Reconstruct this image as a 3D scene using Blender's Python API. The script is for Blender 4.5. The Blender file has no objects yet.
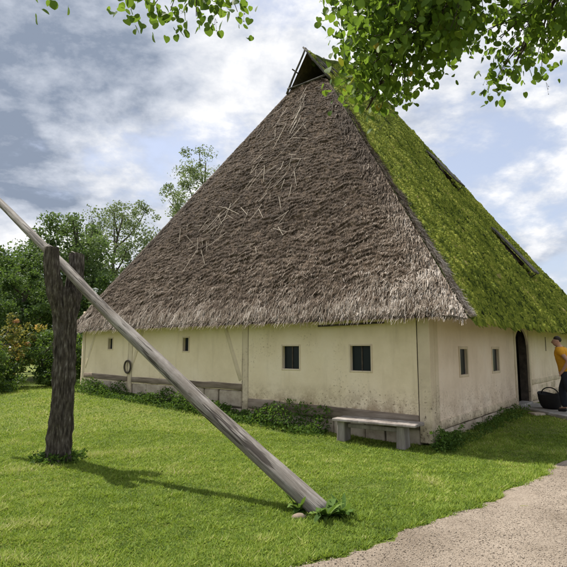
import bpy, bmesh, math, random
import numpy as np
from mathutils import Vector, Matrix
R_ = math.radians
sc = bpy.context.scene
COL = sc.collection

# ------------------------------------------------------------------ camera
cd = bpy.data.cameras.new('camera'); cam = bpy.data.objects.new('camera', cd); COL.objects.link(cam)
cd.sensor_width = 36; cd.sensor_fit = 'HORIZONTAL'; cd.lens = 36 * 524 / 567
cd.clip_start = .05; cd.clip_end = 6000
cam.location = (0, 0, 1.6); cam.rotation_euler = (R_(90 + 7.125), 0, 0)
sc.camera = cam

# ------------------------------------------------------------------ sun + sky
SUN_EL = R_(57); SUN_TO = Vector((-.81, .586, 0)).normalized()
sd = bpy.data.lights.new('sun', 'SUN'); so = bpy.data.objects.new('sun', sd); COL.objects.link(so)
sd.energy = 5.0; sd.angle = R_(.6); sd.color = (1, .95, .86)
sdir = Vector((SUN_TO.x * math.cos(SUN_EL), SUN_TO.y * math.cos(SUN_EL), math.sin(SUN_EL)))
so.rotation_euler = sdir.to_track_quat('Z', 'Y').to_euler(); so.location = (-20, 15, 40)

w = bpy.data.worlds.new('World'); sc.world = w; w.use_nodes = True
nt = w.node_tree; N = nt.nodes; Lk = nt.links; N.clear()
def nd(t, **k):
    n = N.new(t)
    for a, b in k.items(): setattr(n, a, b)
    return n
def mth(op, a, b=None, clamp=False):
    n = nd('ShaderNodeMath', operation=op, use_clamp=clamp)
    for i, v in enumerate((a, b)):
        if v is None: continue
        if isinstance(v, (int, float)): n.inputs[i].default_value = v
        else: Lk.new(v, n.inputs[i])
    return n.outputs[0]
def sstep(v, a, b):
    n = nd('ShaderNodeMapRange', interpolation_type='SMOOTHSTEP'); Lk.new(v, n.inputs[0])
    n.inputs[1].default_value = a; n.inputs[2].default_value = b; return n.outputs[0]
out = nd('ShaderNodeOutputWorld'); bg = nd('ShaderNodeBackground'); Lk.new(bg.outputs[0], out.inputs[0])
SKY = .12; bg.inputs[1].default_value = SKY
sky = nd('ShaderNodeTexSky', sky_type='NISHITA'); sky.sun_disc = False
sky.sun_elevation = SUN_EL; sky.sun_rotation = math.atan2(SUN_TO.x, SUN_TO.y)
sky.air_density = 1; sky.dust_density = 2.0; sky.ozone_density = 1
tc = nd('ShaderNodeTexCoord'); D = tc.outputs['Generated']
sep = nd('ShaderNodeSeparateXYZ'); Lk.new(D, sep.inputs[0])
den = mth('ADD', mth('MAXIMUM', sep.outputs[2], 0.0), .45)
cmb = nd('ShaderNodeCombineXYZ'); Lk.new(mth('DIVIDE', sep.outputs[0], den), cmb.inputs[0]); Lk.new(mth('DIVIDE', sep.outputs[1], den), cmb.inputs[1])
Lk.new(mth('MULTIPLY', sep.outputs[2], 1.2), cmb.inputs[2])
def noise(vec, scale, detail=6, rough=.55, off=(0, 0, 0), dist=0):
    m = nd('ShaderNodeMapping'); m.inputs['Location'].default_value = off; Lk.new(vec, m.inputs[0])
    n = nd('ShaderNodeTexNoise'); n.inputs['Scale'].default_value = scale; n.inputs['Detail'].default_value = detail
    n.inputs['Roughness'].default_value = rough; n.inputs['Distortion'].default_value = dist
    Lk.new(m.outputs[0], n.inputs['Vector']); return n.outputs[0]
P = cmb.outputs[0]
def blob(d, a, b):
    d = Vector(d).normalized(); n = nd('ShaderNodeVectorMath', operation='DOT_PRODUCT'); Lk.new(D, n.inputs[0]); n.inputs[1].default_value = d
    return sstep(n.outputs['Value'], math.cos(R_(b)), math.cos(R_(a)))
SO = (SUN_TO.x * .07, SUN_TO.y * .07, .03)
n1 = noise(P, 2.6, 11, .60, (3.1, 1.7, .2), .1)
n1s = noise(P, 2.6, 11, .60, (3.1 + SO[0], 1.7 + SO[1], .2 + SO[2]), .1)
n2 = noise(P, .9, 4, .5, (8.3, 4.1, 2.2), .2)
grey = blob((-.44, .94, .53), 2, 17)                      # the broad grey cloud bank over the left
grey2 = blob((-.17, .93, .47), 1, 11)
blue = blob((.46, 1.0, .32), 4, 19)                       # the clear gap over the right
cov = mth('ADD', n1, mth('MULTIPLY', grey, .16)); cov = mth('ADD', cov, mth('MULTIPLY', mth('SUBTRACT', n2, .5), .35))
cov = mth('SUBTRACT', cov, mth('MULTIPLY', blue, .06))
mask = sstep(cov, .34, .50)
thick = sstep(cov, .48, .80)                              # thick cloud is greyer underneath
shade = mth('ADD', .60, mth('MULTIPLY', mth('SUBTRACT', n1, n1s), 2.4))
shade = mth('SUBTRACT', shade, mth('MULTIPLY', thick, .20)); shade = mth('SUBTRACT', shade, mth('MULTIPLY', grey, .24)); shade = mth('SUBTRACT', shade, mth('MULTIPLY', grey2, .12))
ramp = nd('ShaderNodeValToRGB'); Lk.new(shade, ramp.inputs[0]); e = ramp.color_ramp.elements
K = .66 / SKY
e[0].position = .12; e[0].color = (.30 * K, .36 * K, .47 * K, 1)
e[1].position = .78; e[1].color = (1.12 * K, 1.12 * K, 1.13 * K, 1)
m_ = ramp.color_ramp.elements.new(.42); m_.color = (.66 * K, .71 * K, .81 * K, 1)
skyb = nd('ShaderNodeVectorMath', operation='MULTIPLY'); Lk.new(sky.outputs[0], skyb.inputs[0]); skyb.inputs[1].default_value = (1.25, 1.2, 1.25)
veil = nd('ShaderNodeMix', data_type='RGBA'); veil.inputs[0].default_value = .62          # thin high haze over the blue
Lk.new(skyb.outputs[0], veil.inputs[6]); veil.inputs[7].default_value = (.64 * K, .70 * K, .82 * K, 1)
mx = nd('ShaderNodeMix', data_type='RGBA'); Lk.new(mask, mx.inputs[0]); Lk.new(veil.outputs[2], mx.inputs[6]); Lk.new(ramp.outputs[0], mx.inputs[7])
Lk.new(mx.outputs[2], bg.inputs[0])
vs = sc.view_settings; vs.view_transform = 'Standard'; vs.look = 'None'; vs.exposure = 0.52; vs.gamma = 1; vs.use_curve_mapping = False
sc.cycles.max_bounces = 6; sc.cycles.transparent_max_bounces = 8

# ------------------------------------------------------------------ helpers
rng = np.random.default_rng(7); random.seed(7)
def hsh(ix, iy, iz, seed):
    h = (ix.astype(np.int64) * 374761393 + iy.astype(np.int64) * 668265263 + iz.astype(np.int64) * 2147483647 + seed * 1274126177) & 0xffffffff
    h = ((h ^ (h >> 13)) * 1274126177) & 0xffffffff
    h = ((h ^ (h >> 15)) * 2246822519) & 0xffffffff
    return ((h ^ (h >> 16)) & 0xffffff) / float(0xffffff)
def vn(x, y, z=0., seed=0):
    x, y, z = np.broadcast_arrays(np.asarray(x, float), np.asarray(y, float), np.asarray(z, float))
    ix, iy, iz = np.floor(x), np.floor(y), np.floor(z); fx, fy, fz = x - ix, y - iy, z - iz
    fx, fy, fz = (q * q * (3 - 2 * q) for q in (fx, fy, fz)); r = 0
    for a in (0, 1):
        for b in (0, 1):
            for c in (0, 1):
                r = r + hsh(ix + a, iy + b, iz + c, seed) * (fx if a else 1 - fx) * (fy if b else 1 - fy) * (fz if c else 1 - fz)
    return r * 2 - 1
def fbm(x, y, z=0., seed=0, o=4):
    r = 0; a = .5
    for i in range(o):
        r = r + a * vn(np.asarray(x) * 2 ** i, np.asarray(y) * 2 ** i, np.asarray(z) * 2 ** i, seed + i * 17); a *= .5
    return r
def sm(x): x = np.clip(x, 0, 1); return x * x * (3 - 2 * x)
def unit(v): v = np.asarray(v, float); return v / np.maximum(np.linalg.norm(v, axis=-1, keepdims=True), 1e-9)

def mesh_np(name, V, F, mat=None, attrs=None, smooth=False):
    V = np.asarray(V, np.float32); F = np.asarray(F, np.int32)
    me = bpy.data.meshes.new(name); nf, k = F.shape
    me.vertices.add(len(V)); me.vertices.foreach_set('co', V.ravel())
    me.loops.add(nf * k); me.loops.foreach_set('vertex_index', F.ravel())
    me.polygons.add(nf); me.polygons.foreach_set('loop_start', np.arange(nf, dtype=np.int32) * k)
    me.polygons.foreach_set('loop_total', np.full(nf, k, np.int32))
    if smooth: me.polygons.foreach_set('use_smooth', np.ones(nf, bool))
    for a, val in (attrs or {}).items():
        at = me.attributes.new(a, 'FLOAT', 'POINT'); at.data.foreach_set('value', np.asarray(val, np.float32).ravel())
    me.update(calc_edges=True)
    if mat: me.materials.append(mat)
    return me
def link(name, me, parent=None, loc=None):
    o = bpy.data.objects.new(name, me); COL.objects.link(o)
    if parent: o.parent = parent
    if loc is not None: o.location = loc
    return o
def ob(name, V, F, mat, parent=None, attrs=None, smooth=False, kind=None, loc=None):
    o = link(name, mesh_np(name, V, F, mat, attrs, smooth), parent, loc)
    if kind: o['kind'] = kind
    return o
def obm(name, bm, mat, parent=None, loc=None, smooth=False):
    me = bpy.data.meshes.new(name); bm.to_mesh(me); bm.free(); me.materials.append(mat)
    if smooth:
        for p in me.polygons: p.use_smooth = True
    return link(name, me, parent, loc)
def tag(o, label, cat, group=None, kind=None):
    o['label'] = label
    if cat: o['category'] = cat
    if group: o['group'] = group
    if kind: o['kind'] = kind
    return o
def empty(name, loc=(0, 0, 0), rz=0):
    o = bpy.data.objects.new(name, None); COL.objects.link(o); o.location = loc; o.rotation_euler.z = rz; o.empty_display_size = .2
    return o
def add_box(bm, lo, hi, mtx=None, bev=0., jit=0., seed=0):
    rr = random.Random(seed)
    c = [(x, y, z) for x in (lo[0], hi[0]) for y in (lo[1], hi[1]) for z in (lo[2], hi[2])]
    vs_ = []
    for p in c:
        p = Vector(p) + Vector([rr.uniform(-jit, jit) for _ in range(3)])
        vs_.append(bm.verts.new(mtx @ p if mtx else p))
    fs = [bm.faces.new([vs_[i] for i in q]) for q in ((0, 1, 3, 2), (4, 6, 7, 5), (0, 4, 5, 1), (2, 3, 7, 6), (0, 2, 6, 4), (1, 5, 7, 3))]
    if bev:
        ed = list({e for f in fs for e in f.edges})
        bmesh.ops.bevel(bm, geom=ed, offset=bev, segments=1, affect='EDGES', clamp_overlap=True)
    bmesh.ops.recalc_face_normals(bm, faces=bm.faces[:])
def box(name, lo, hi, mat, parent=None, bev=.008, jit=0., seed=0, mtx=None):
    bm = bmesh.new(); add_box(bm, lo, hi, mtx, bev, jit, seed); return obm(name, bm, mat, parent)
def tube_np(pts, rad, n=8, cap=True, rough=0., seed=0, ridge=0.):
    pts = np.asarray(pts, float); rad = np.asarray(rad, float); m = len(pts)
    tg = unit(np.gradient(pts, axis=0)); ref = np.array([0, 0, 1.]) if abs(tg[0][2]) < .8 else np.array([1., 0, 0])
    V = []; a = np.linspace(0, 2 * np.pi, n, endpoint=False)
    u = unit(np.cross(tg[0], ref))
    ln = np.concatenate([[0], np.cumsum(np.linalg.norm(np.diff(pts, axis=0), axis=1))])
    for i in range(m):
        u = unit(u - tg[i] * (u @ tg[i])); v = np.cross(tg[i], u); r = rad[i]
        if rough or ridge:
            cs, sn = np.cos(a), np.sin(a)
            r = r * (1 + rough * fbm(cs * 1.4 + 5, sn * 1.4, ln[i] * 1.5, seed, 3) + ridge * vn(cs * 5.5 + 9, sn * 5.5, ln[i] * 2.3, seed + 5) + ridge * .6 * vn(cs * 12, sn * 12, ln[i] * 9, seed + 8))
            r = r[:, None]
        V.append(pts[i] + r * (np.cos(a)[:, None] * u + np.sin(a)[:, None] * v))
    V = np.concatenate(V); i = np.arange(m - 1)[:, None] * n; j = np.arange(n)[None]; jn = (j + 1) % n
    F = np.stack([i + j, i + jn, i + n + jn, i + n + j], -1).reshape(-1, 4)
    if cap:
        b = len(V); V = np.concatenate([V, pts[:1], pts[-1:]]); j = np.arange(n); jn = (j + 1) % n; e0 = (m - 1) * n
        F = np.concatenate([F, np.stack([jn, j, np.full(n, b), np.full(n, b)], -1)[:, [0, 1, 2, 2]], np.stack([e0 + j, e0 + jn, np.full(n, b + 1), np.full(n, b + 1)], -1)])
        # the caps repeat a vertex: split them out as triangles
        T = F[-2 * n:, :3]; Q = F[:-2 * n]
        F = np.concatenate([np.concatenate([Q[:, [0, 1, 2]], Q[:, [0, 2, 3]]]), T])
    else: F = np.concatenate([F[:, [0, 1, 2]], F[:, [0, 2, 3]]])
    return V, F
def join(parts):
    V = []; F = []; b = 0
    for v, f in parts: V.append(v); F.append(np.asarray(f) + b); b += len(v)
    return np.concatenate(V), np.concatenate(F)
def tube(name, pts, rad, mat, parent=None, n=8, **k):
    V, F = tube_np(pts, rad, n, **k); return ob(name, V, F, mat, parent, smooth=True)
def spline(pts, n):
    pts = np.asarray(pts, float); t = np.linspace(0, len(pts) - 1, n); i = np.clip(t.astype(int), 0, len(pts) - 2); f = (t - i)[:, None]
    p0 = pts[np.maximum(i - 1, 0)]; p1 = pts[i]; p2 = pts[i + 1]; p3 = pts[np.minimum(i + 2, len(pts) - 1)]
    return .5 * (2 * p1 + (p2 - p0) * f + (2 * p0 - 5 * p1 + 4 * p2 - p3) * f ** 2 + (3 * p1 - p0 - 3 * p2 + p3) * f ** 3)
def strips(Pt, Dv, Wv, Cv, tint, segs=2, taper=.8):
    n = len(Pt); V = []; T = []
    for k in range(segs + 1):
        q = k / segs; c = Pt + Dv * q + Cv * q * q; ww = Wv * (1 - taper * q)
        V += [c - ww, c + ww]; T += [tint, tint]
    V = np.stack(V, 1).reshape(-1, 3); T = np.stack(T, 1).reshape(-1); b = np.arange(n)[:, None] * (2 * segs + 2); F = []
    for k in range(segs):
        F.append(np.concatenate([b + 2 * k, b + 2 * k + 1, b + 2 * k + 3], 1)); F.append(np.concatenate([b + 2 * k, b + 2 * k + 3, b + 2 * k + 2], 1))
    return V, np.concatenate(F), T
def rand_dirs(n, up=0.):
    v = rng.normal(size=(n, 3)); v[:, 2] += up; return unit(v)
def kites(c, size, tint, up=.4, asp=.55, fold=.25, droop=0.):
    n = len(c); a = rng.normal(size=(n, 3)); a[:, 2] -= droop; a = unit(a); nrm = rand_dirs(n, up); s = unit(np.cross(a, nrm)); nr = np.cross(s, a)
    size = np.broadcast_to(np.asarray(size, float), (n,))[:, None]
    root = c - a * size * .5; tip = c + a * size * .5; l = c + s * size * asp * .5 + nr * size * fold * .5; r = c - s * size * asp * .5 + nr * size * fold * .5
    V = np.stack([root, l, tip, r], 1).reshape(-1, 3); b = np.arange(n)[:, None] * 4
    return V, np.concatenate([np.concatenate([b, b + 1, b + 2], 1), np.concatenate([b, b + 2, b + 3], 1)]), np.repeat(tint, 4)

# ------------------------------------------------------------------ materials
def new_mat(name):
    m = bpy.data.materials.new(name); m.use_nodes = True; t = m.node_tree; t.nodes.clear()
    o = t.nodes.new('ShaderNodeOutputMaterial'); b = t.nodes.new('ShaderNodeBsdfPrincipled'); t.links.new(b.outputs[0], o.inputs[0])
    b.inputs['Specular IOR Level'].default_value = .25
    return m, t, b, o
def n_ramp(t, src, stops):
    r = t.nodes.new('ShaderNodeValToRGB'); t.links.new(src, r.inputs[0]); el = r.color_ramp.elements
    while len(el) < len(stops): el.new(.5)
    for e_, (p, c) in zip(el, stops): e_.position = p; e_.color = (*c, 1)
    return r.outputs[0]
def n_noise(t, scale, detail=5, rough=.6, stretch=None, dist=0., coord='Object'):
    tc_ = t.nodes.new('ShaderNodeTexCoord'); v = tc_.outputs[coord]
    if stretch is not None:
        mp = t.nodes.new('ShaderNodeMapping'); mp.inputs['Scale'].default_value = stretch; t.links.new(v, mp.inputs[0]); v = mp.outputs[0]
    n = t.nodes.new('ShaderNodeTexNoise'); n.inputs['Scale'].default_value = scale; n.inputs['Detail'].default_value = detail
    n.inputs['Roughness'].default_value = rough; n.inputs['Distortion'].default_value = dist; t.links.new(v, n.inputs['Vector']); return n.outputs[0]
def n_math(t, op, a, b):
    n = t.nodes.new('ShaderNodeMath'); n.operation = op; n.use_clamp = False
    for i, v in enumerate((a, b)):
        if isinstance(v, (int, float)): n.inputs[i].default_value = v
        else: t.links.new(v, n.inputs[i])
    return n.outputs[0]
def n_mix(t, f, a, b, mode='MIX'):
    n = t.nodes.new('ShaderNodeMix'); n.data_type = 'RGBA'; n.blend_type = mode
    for i, v in ((0, f), (6, a), (7, b)):
        if isinstance(v, (int, float)): n.inputs[i].default_value = v
        elif isinstance(v, tuple): n.inputs[i].default_value = (*v, 1)
        else: t.links.new(v, n.inputs[i])
    return n.outputs[2]
def n_bump(t, b, h, strength=.4, dist=.02):
    n = t.nodes.new('ShaderNodeBump'); n.inputs['Strength'].default_value = strength; n.inputs['Distance'].default_value = dist
    t.links.new(h, n.inputs['Height']); t.links.new(n.outputs[0], b.inputs['Normal'])
def n_attr(t, name='tint'):
    n = t.nodes.new('ShaderNodeAttribute'); n.attribute_name = name; return n.outputs['Fac']
def surf(name, stops, scale=4, rough=.9, bump=.3, bdist=.01, stretch=None, bscale=None, detail=6):
    m, t, b, o = new_mat(name); n = n_noise(t, scale, detail, .62, stretch)
    t.links.new(n_ramp(t, n, stops), b.inputs['Base Color']); b.inputs['Roughness'].default_value = rough
    if bump: n_bump(t, b, n_noise(t, bscale or scale * 3, 6, .65, stretch), bump, bdist)
    return m
def tinted(name, stops, rough=.8, trans=0., tcol=None, spec=.25, vary=.25, nscale=1.2):
    """colour from the per-piece 'tint' value (the piece's own colour), slightly broken by noise"""
    m, t, b, o = new_mat(name); a = n_attr(t)
    f = n_math(t, 'ADD', a, n_math(t, 'MULTIPLY', n_math(t, 'SUBTRACT', n_noise(t, nscale, 3), .5), vary))
    c = n_ramp(t, f, stops); t.links.new(c, b.inputs['Base Color']); b.inputs['Roughness'].default_value = rough; b.inputs['Specular IOR Level'].default_value = spec
    if trans:
        tr = t.nodes.new('ShaderNodeBsdfTranslucent'); t.links.new(n_mix(t, .75, c, tcol or (.4, .5, .08), 'MULTIPLY') if False else n_mix(t, .5, c, tcol or (.3, .4, .05)), tr.inputs[0])
        mxs = t.nodes.new('ShaderNodeMixShader'); mxs.inputs[0].default_value = trans
        t.links.new(b.outputs[0], mxs.inputs[1]); t.links.new(tr.outputs[0], mxs.inputs[2]); t.links.new(mxs.outputs[0], o.inputs[0])
    return m
def plaster(name, c_lo, c_mid, c_hi, stain, stain_z=(.25, .95), stain_amt=.8, chip=(.30, .22, .14)):
    m, t, b, o = new_mat(name)
    base = n_ramp(t, n_noise(t, 1.1, 7, .6), [(.3, c_lo), (.5, c_mid), (.72, c_hi)])
    fine = n_noise(t, 16, 6, .7); base = n_mix(t, n_math(t, 'MULTIPLY', fine, .30), base, tuple(c * .72 for c in c_mid))
    run = n_noise(t, 2.2, 5, .6, (2.5, 2.5, .35))                        # vertical run-off marks
    rm = t.nodes.new('ShaderNodeMapRange'); t.links.new(run, rm.inputs[0]); rm.inputs[1].default_value = .55; rm.inputs[2].default_value = .75; rm.inputs[4].default_value = .18
    base = n_mix(t, rm.outputs[0], base, tuple(c * .7 for c in stain))
    tc_ = t.nodes.new('ShaderNodeTexCoord'); sp = t.nodes.new('ShaderNodeSeparateXYZ'); t.links.new(tc_.outputs['Object'], sp.inputs[0])
    zm = t.nodes.new('ShaderNodeMapRange'); t.links.new(sp.outputs[2], zm.inputs[0]); zm.inputs[1].default_value = stain_z[1]; zm.inputs[2].default_value = stain_z[0]
    sp_ = n_noise(t, 3.0, 8, .75); st = n_math(t, 'MULTIPLY', zm.outputs[0], n_ramp(t, sp_, [(.44, (0, 0, 0)), (.58, (1, 1, 1))]))
    base = n_mix(t, n_math(t, 'MULTIPLY', st, stain_amt), base, stain)
    ch = n_noise(t, 26, 4, .6); chm = n_math(t, 'MULTIPLY', n_ramp(t, ch, [(.60, (0, 0, 0)), (.64, (1, 1, 1))]), n_ramp(t, n_math(t, 'ADD', n_math(t, 'MULTIPLY', zm.outputs[0], .45), n_noise(t, .9, 4)), [(.52, (0, 0, 0)), (.8, (1, 1, 1))]))
    base = n_mix(t, chm, base, chip)
    t.links.new(base, b.inputs['Base Color']); b.inputs['Roughness'].default_value = .92
    h = n_math(t, 'SUBTRACT', n_math(t, 'ADD', n_math(t, 'MULTIPLY', n_noise(t, 5, 6), .8), n_math(t, 'MULTIPLY', fine, .5)), n_math(t, 'MULTIPLY', chm, .8))
    n_bump(t, b, h, .45, .02); return m

M = {}
M['plaster_yellow_cast'] = plaster('yellow_cast_plaster', (.69, .57, .385), (.80, .67, .475), (.86, .74, .56), (.27, .18, .10), (.35, .95), .95)  # yellower than the cream wall: lawn's reflected light put into the plaster colour
M['plaster_cream'] = plaster('cream_plaster', (.70, .565, .425), (.81, .665, .515), (.87, .745, .61), (.34, .23, .15), (.25, 1.05), .55)
M['limed_wood'] = plaster('limed_timber', (.54, .44, .31), (.66, .55, .395), (.74, .63, .48), (.20, .15, .10), (.1, 1.2), .7, (.16, .12, .09))
M['limed_dark'] = plaster('worn_limed_beam', (.30, .25, .18), (.42, .35, .25), (.56, .48, .35), (.15, .11, .08), (.2, 1.4), .6, (.12, .09, .07))
M['old_wood'] = surf('old_grey_wood', [(.3, (.13, .11, .095)), (.5, (.25, .22, .20)), (.72, (.40, .37, .34))], 6, .85, .5, .01, (1, 1, .15))
M['dark_wood'] = surf('dark_wood', [(.3, (.035, .028, .022)), (.7, (.11, .09, .07))], 7, .85, .4, .01)
M['hatch_wood'] = surf('hatch_boards', [(.3, (.03, .028, .025)), (.5, (.075, .068, .06)), (.75, (.16, .15, .135))], 8, .9, .5, .01)
M['beam_brown'] = surf('brown_sill_wood', [(.3, (.10, .075, .055)), (.5, (.21, .165, .125)), (.75, (.36, .30, .24))], 5, .9, .6, .015, (1, .25, 1.6))
M['stone'] = surf('foundation_stone', [(.28, (.24, .19, .14)), (.5, (.42, .35, .27)), (.75, (.55, .48, .38))], 3.5, .93, .6, .02)
M['stone_grey'] = surf('grey_stone', [(.3, (.20, .19, .17)), (.6, (.36, .34, .31)), (.8, (.48, .46, .42))], 5, .92, .6, .015)
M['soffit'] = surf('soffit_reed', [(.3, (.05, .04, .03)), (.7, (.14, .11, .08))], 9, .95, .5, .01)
M['thatch_base'] = surf('thatch_base', [(.30, (.022, .015, .009)), (.5, (.088, .060, .040)), (.70, (.19, .14, .10))], 5, .95, .9, .04, (1, 1, 1), 14)
M['moss_base'] = surf('moss_base', [(.28, (.020, .028, .006)), (.5, (.055, .075, .012)), (.75, (.11, .13, .022))], 4, .95, .9, .04, None, 16)
M['straw'] = tinted('weathered_straw', [(0., (.040, .026, .016)), (.3, (.125, .088, .060)), (.6, (.28, .23, .185)), (1., (.55, .49, .435))], .85, vary=.2)
M['moss'] = tinted('roof_moss', [(0., (.018, .028, .006)), (.25, (.095, .135, .018)), (.55, (.27, .32, .040)), (.88, (.43, .44, .08)), (1., (.40, .33, .13))], .9, .25, (.28, .36, .03), vary=.3, nscale=.8)
M['pale_straw'] = tinted('pale_straw', [(0, (.16, .13, .095)), (1, (.44, .38, .30))], .8)
M['glass'] = None
m, t, b, o = new_mat('window_glass'); b.inputs['Base Color'].default_value = (.015, .02, .022, 1); b.inputs['Roughness'].default_value = .3; b.inputs['Specular IOR Level'].default_value = .15; M['glass'] = m
M['grass'] = tinted('lawn_grass', [(0., (.045, .080, .014)), (.35, (.125, .195, .026)), (.65, (.225, .305, .042)), (.87, (.34, .37, .09)), (1., (.44, .40, .20))], .75, .35, (.32, .44, .04), vary=.34, nscale=.7)
M['weed'] = tinted('weed_leaf', [(0., (.022, .045, .012)), (.5, (.060, .115, .022)), (1., (.15, .22, .05))], .7, .28, (.22, .36, .04), .1)
M['leaf_linden'] = tinted('linden_leaf', [(0., (.032, .062, .011)), (.5, (.070, .130, .020)), (.85, (.15, .22, .03)), (1., (.36, .22, .03))], .6, .42, (.30, .46, .04), .18, vary=.15)
M['leaf_dark'] = tinted('dark_tree_leaf', [(0., (.026, .050, .016)), (.5, (.062, .110, .030)), (1., (.13, .19, .055))], .65, .3, (.20, .32, .04))
M['leaf_mid'] = tinted('mid_tree_leaf', [(0., (.035, .060, .022)), (.5, (.070, .115, .038)), (1., (.14, .19, .07))], .65, .32, (.24, .36, .08))
M['leaf_pale'] = tinted('pale_tree_leaf', [(0., (.075, .105, .045)), (.5, (.14, .185, .08)), (1., (.24, .28, .15))], .65, .35, (.28, .36, .12))
M['leaf_shrub'] = tinted('shrub_leaf', [(0., (.018, .038, .012)), (.5, (.05, .095, .020)), (1., (.14, .20, .04))], .6, .3, (.22, .36, .03))
M['leaf_autumn'] = tinted('autumn_leaf', [(0., (.05, .09, .02)), (.58, (.09, .14, .028)), (.68, (.36, .32, .05)), (.84, (.46, .24, .10)), (1., (.55, .30, .20))], .6, .35, (.5, .4, .08))
M['bark'] = surf('bark', [(.32, (.022, .018, .014)), (.5, (.085, .070, .056)), (.60, (.15, .13, .108)), (.74, (.34, .32, .29))], 32, .95, 1., .04, (1, 1, .22), 40, 9)
M['bark_twig'] = surf('twig_bark', [(.3, (.03, .022, .016)), (.7, (.09, .07, .05))], 12, .9, .3)
M['pole'] = surf('silvered_pole', [(.25, (.10, .085, .07)), (.45, (.27, .24, .215)), (.6, (.36, .33, .305)), (.8, (.50, .47, .44))], 5, .8, .6, .012)
m, t, b, o = new_mat('ground_soil')
gcol = n_ramp(t, n_noise(t, .55, 8, .65), [(.3, (.06, .08, .014)), (.5, (.115, .145, .024)), (.66, (.18, .18, .04)), (.8, (.22, .18, .08))])
t.links.new(gcol, b.inputs['Base Color']); b.inputs['Roughness'].default_value = 1; n_bump(t, b, n_noise(t, 14, 8, .7), .8, .03); M['ground'] = m
m, t, b, o = new_mat('gravel')
g1 = n_ramp(t, n_noise(t, 60, 4, .7), [(.3, (.16, .128, .097)), (.5, (.285, .235, .185)), (.72, (.42, .36, .295))])
g2 = n_ramp(t, n_noise(t, .8, 6, .6), [(.38, (.62, .60, .57)), (.62, (1, 1, 1))])
t.links.new(n_mix(t, 1., g1, g2, 'MULTIPLY'), b.inputs['Base Color']); b.inputs['Roughness'].default_value = .95
n_bump(t, b, n_math(t, 'ADD', n_noise(t, 70, 5, .7), n_math(t, 'MULTIPLY', n_noise(t, 6, 5), 1.5)), .8, .012); M['gravel'] = m
M['pebble'] = tinted('pebbles', [(0, (.12, .095, .07)), (.5, (.285, .235, .185)), (1, (.43, .375, .31))], .9)

# ------------------------------------------------------------------ layout of the house
CX, CY = 2.47, 8.98; HA = R_(52)
Rv = np.array([math.cos(HA), math.sin(HA)]); Lv = np.array([-math.sin(HA), math.cos(HA)])
def to_st(x, y): dx = np.asarray(x) - CX; dy = np.asarray(y) - CY; return dx * Rv[0] + dy * Rv[1], dx * Lv[0] + dy * Lv[1]
def to_w(s, t): return CX + np.asarray(s) * Rv[0] + np.asarray(t) * Lv[0], CY + np.asarray(s) * Rv[1] + np.asarray(t) * Lv[1]
WID, LEN = 10.64, 14.3
ZE = 2.11; ZG = 9.76; ZR = 10.83; TM = 5.32; SG = 3.99; SE = 9.7
OF, OR, OL, OB = .37, .83, .2, .4
def gz(x, y):
    s, t = to_st(x, y)
    front = sm(1 - np.maximum(-s - .5, 0) / 4.5)
    a = .40 * sm((t - .3) / 10.) * front * sm((14 - t) / 3 + 1)
    side = sm(1 - np.maximum(-t - .6, 0) / 2.6)
    c = .14 * sm((s - .5) / 5.) * side * (t < 1.5)
    return a + c - .05 * sm((.2 - s) / .8) * sm((2.5 - t) / 2) * sm((t + 2.5) / 2) * sm((s + 3.5) / 2)
# ------------------------------------------------------------------ ground
def axis():
    f = np.arange(-16, 24.01, .2); g = 24 * 1.25 ** np.arange(1, 22); h = -16 * 1.25 ** np.arange(1, 24)
    return np.concatenate([h[::-1], f, g])
ax = axis(); GX, GY = np.meshgrid(ax, ax); gx, gy = GX.ravel(), GY.ravel()
near = sm(1 - np.maximum(np.hypot(gx, gy - 8) - 22, 0) / 10)
zz = gz(gx, gy) + near * .018 * fbm(gx * 1.6, gy * 1.6, 0, 3)
n_ = len(ax); i = np.arange(n_ - 1)[:, None] * n_; j = np.arange(n_ - 1)[None]
ob('ground', np.stack([gx, gy, zz], 1), np.stack([i + j, i + j + 1, i + j + n_ + 1, i + j + n_], -1).reshape(-1, 4), M['ground'], smooth=True, kind='structure')['label'] = 'mown green lawn around the thatched farmhouse'
# gravel path: left edge polyline, lofted to the right
edge = spline([(-2.6, .2), (-.9, 2.6), (.05, 4.11), (.44, 4.31), (.81, 4.63), (1.39, 5.21), (1.96, 5.62), (2.46, 6.2), (3.11, 6.8), (3.67, 7.48), (4.25, 8.15), (5.0, 9.3), (5.9, 10.9)], 260)
edge = edge + .11 * np.stack([fbm(edge[:, 0] * 4, edge[:, 1] * 4, 0, 5), fbm(edge[:, 0] * 4, edge[:, 1] * 4, 0, 9)], 1)
def edge_x(y): return np.interp(y, edge[:, 1], edge[:, 0])
cols = np.concatenate([np.linspace(0, .4, 6), np.linspace(.6, 6.5, 20)])
far = np.stack([edge[:, 0] + 6.5, edge[:, 1] - 2.2], 1)
pv = edge[:, None] + (cols / 6.5)[None, :, None] * (far - edge)[:, None]
px, py = pv[..., 0].ravel(), pv[..., 1].ravel()
pz = gz(px, py) + .014 + .012 * fbm(px * 1.2, py * 1.2, 0, 12) * np.tile(np.minimum(cols * 2, 1), len(edge)) - np.tile(np.where(cols < .01, .03, 0), len(edge))
n_ = len(cols); i = np.arange(len(edge) - 1)[:, None] * n_; j = np.arange(n_ - 1)[None]
gp = ob('gravel_path', np.stack([px, py, pz], 1), np.stack([i + j, i + j + 1, i + j + n_ + 1, i + j + n_], -1).reshape(-1, 4), M['gravel'], smooth=True, kind='structure'); gp['label'] = 'pale gravel path leading to the farmhouse door'
PEN = .014
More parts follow.
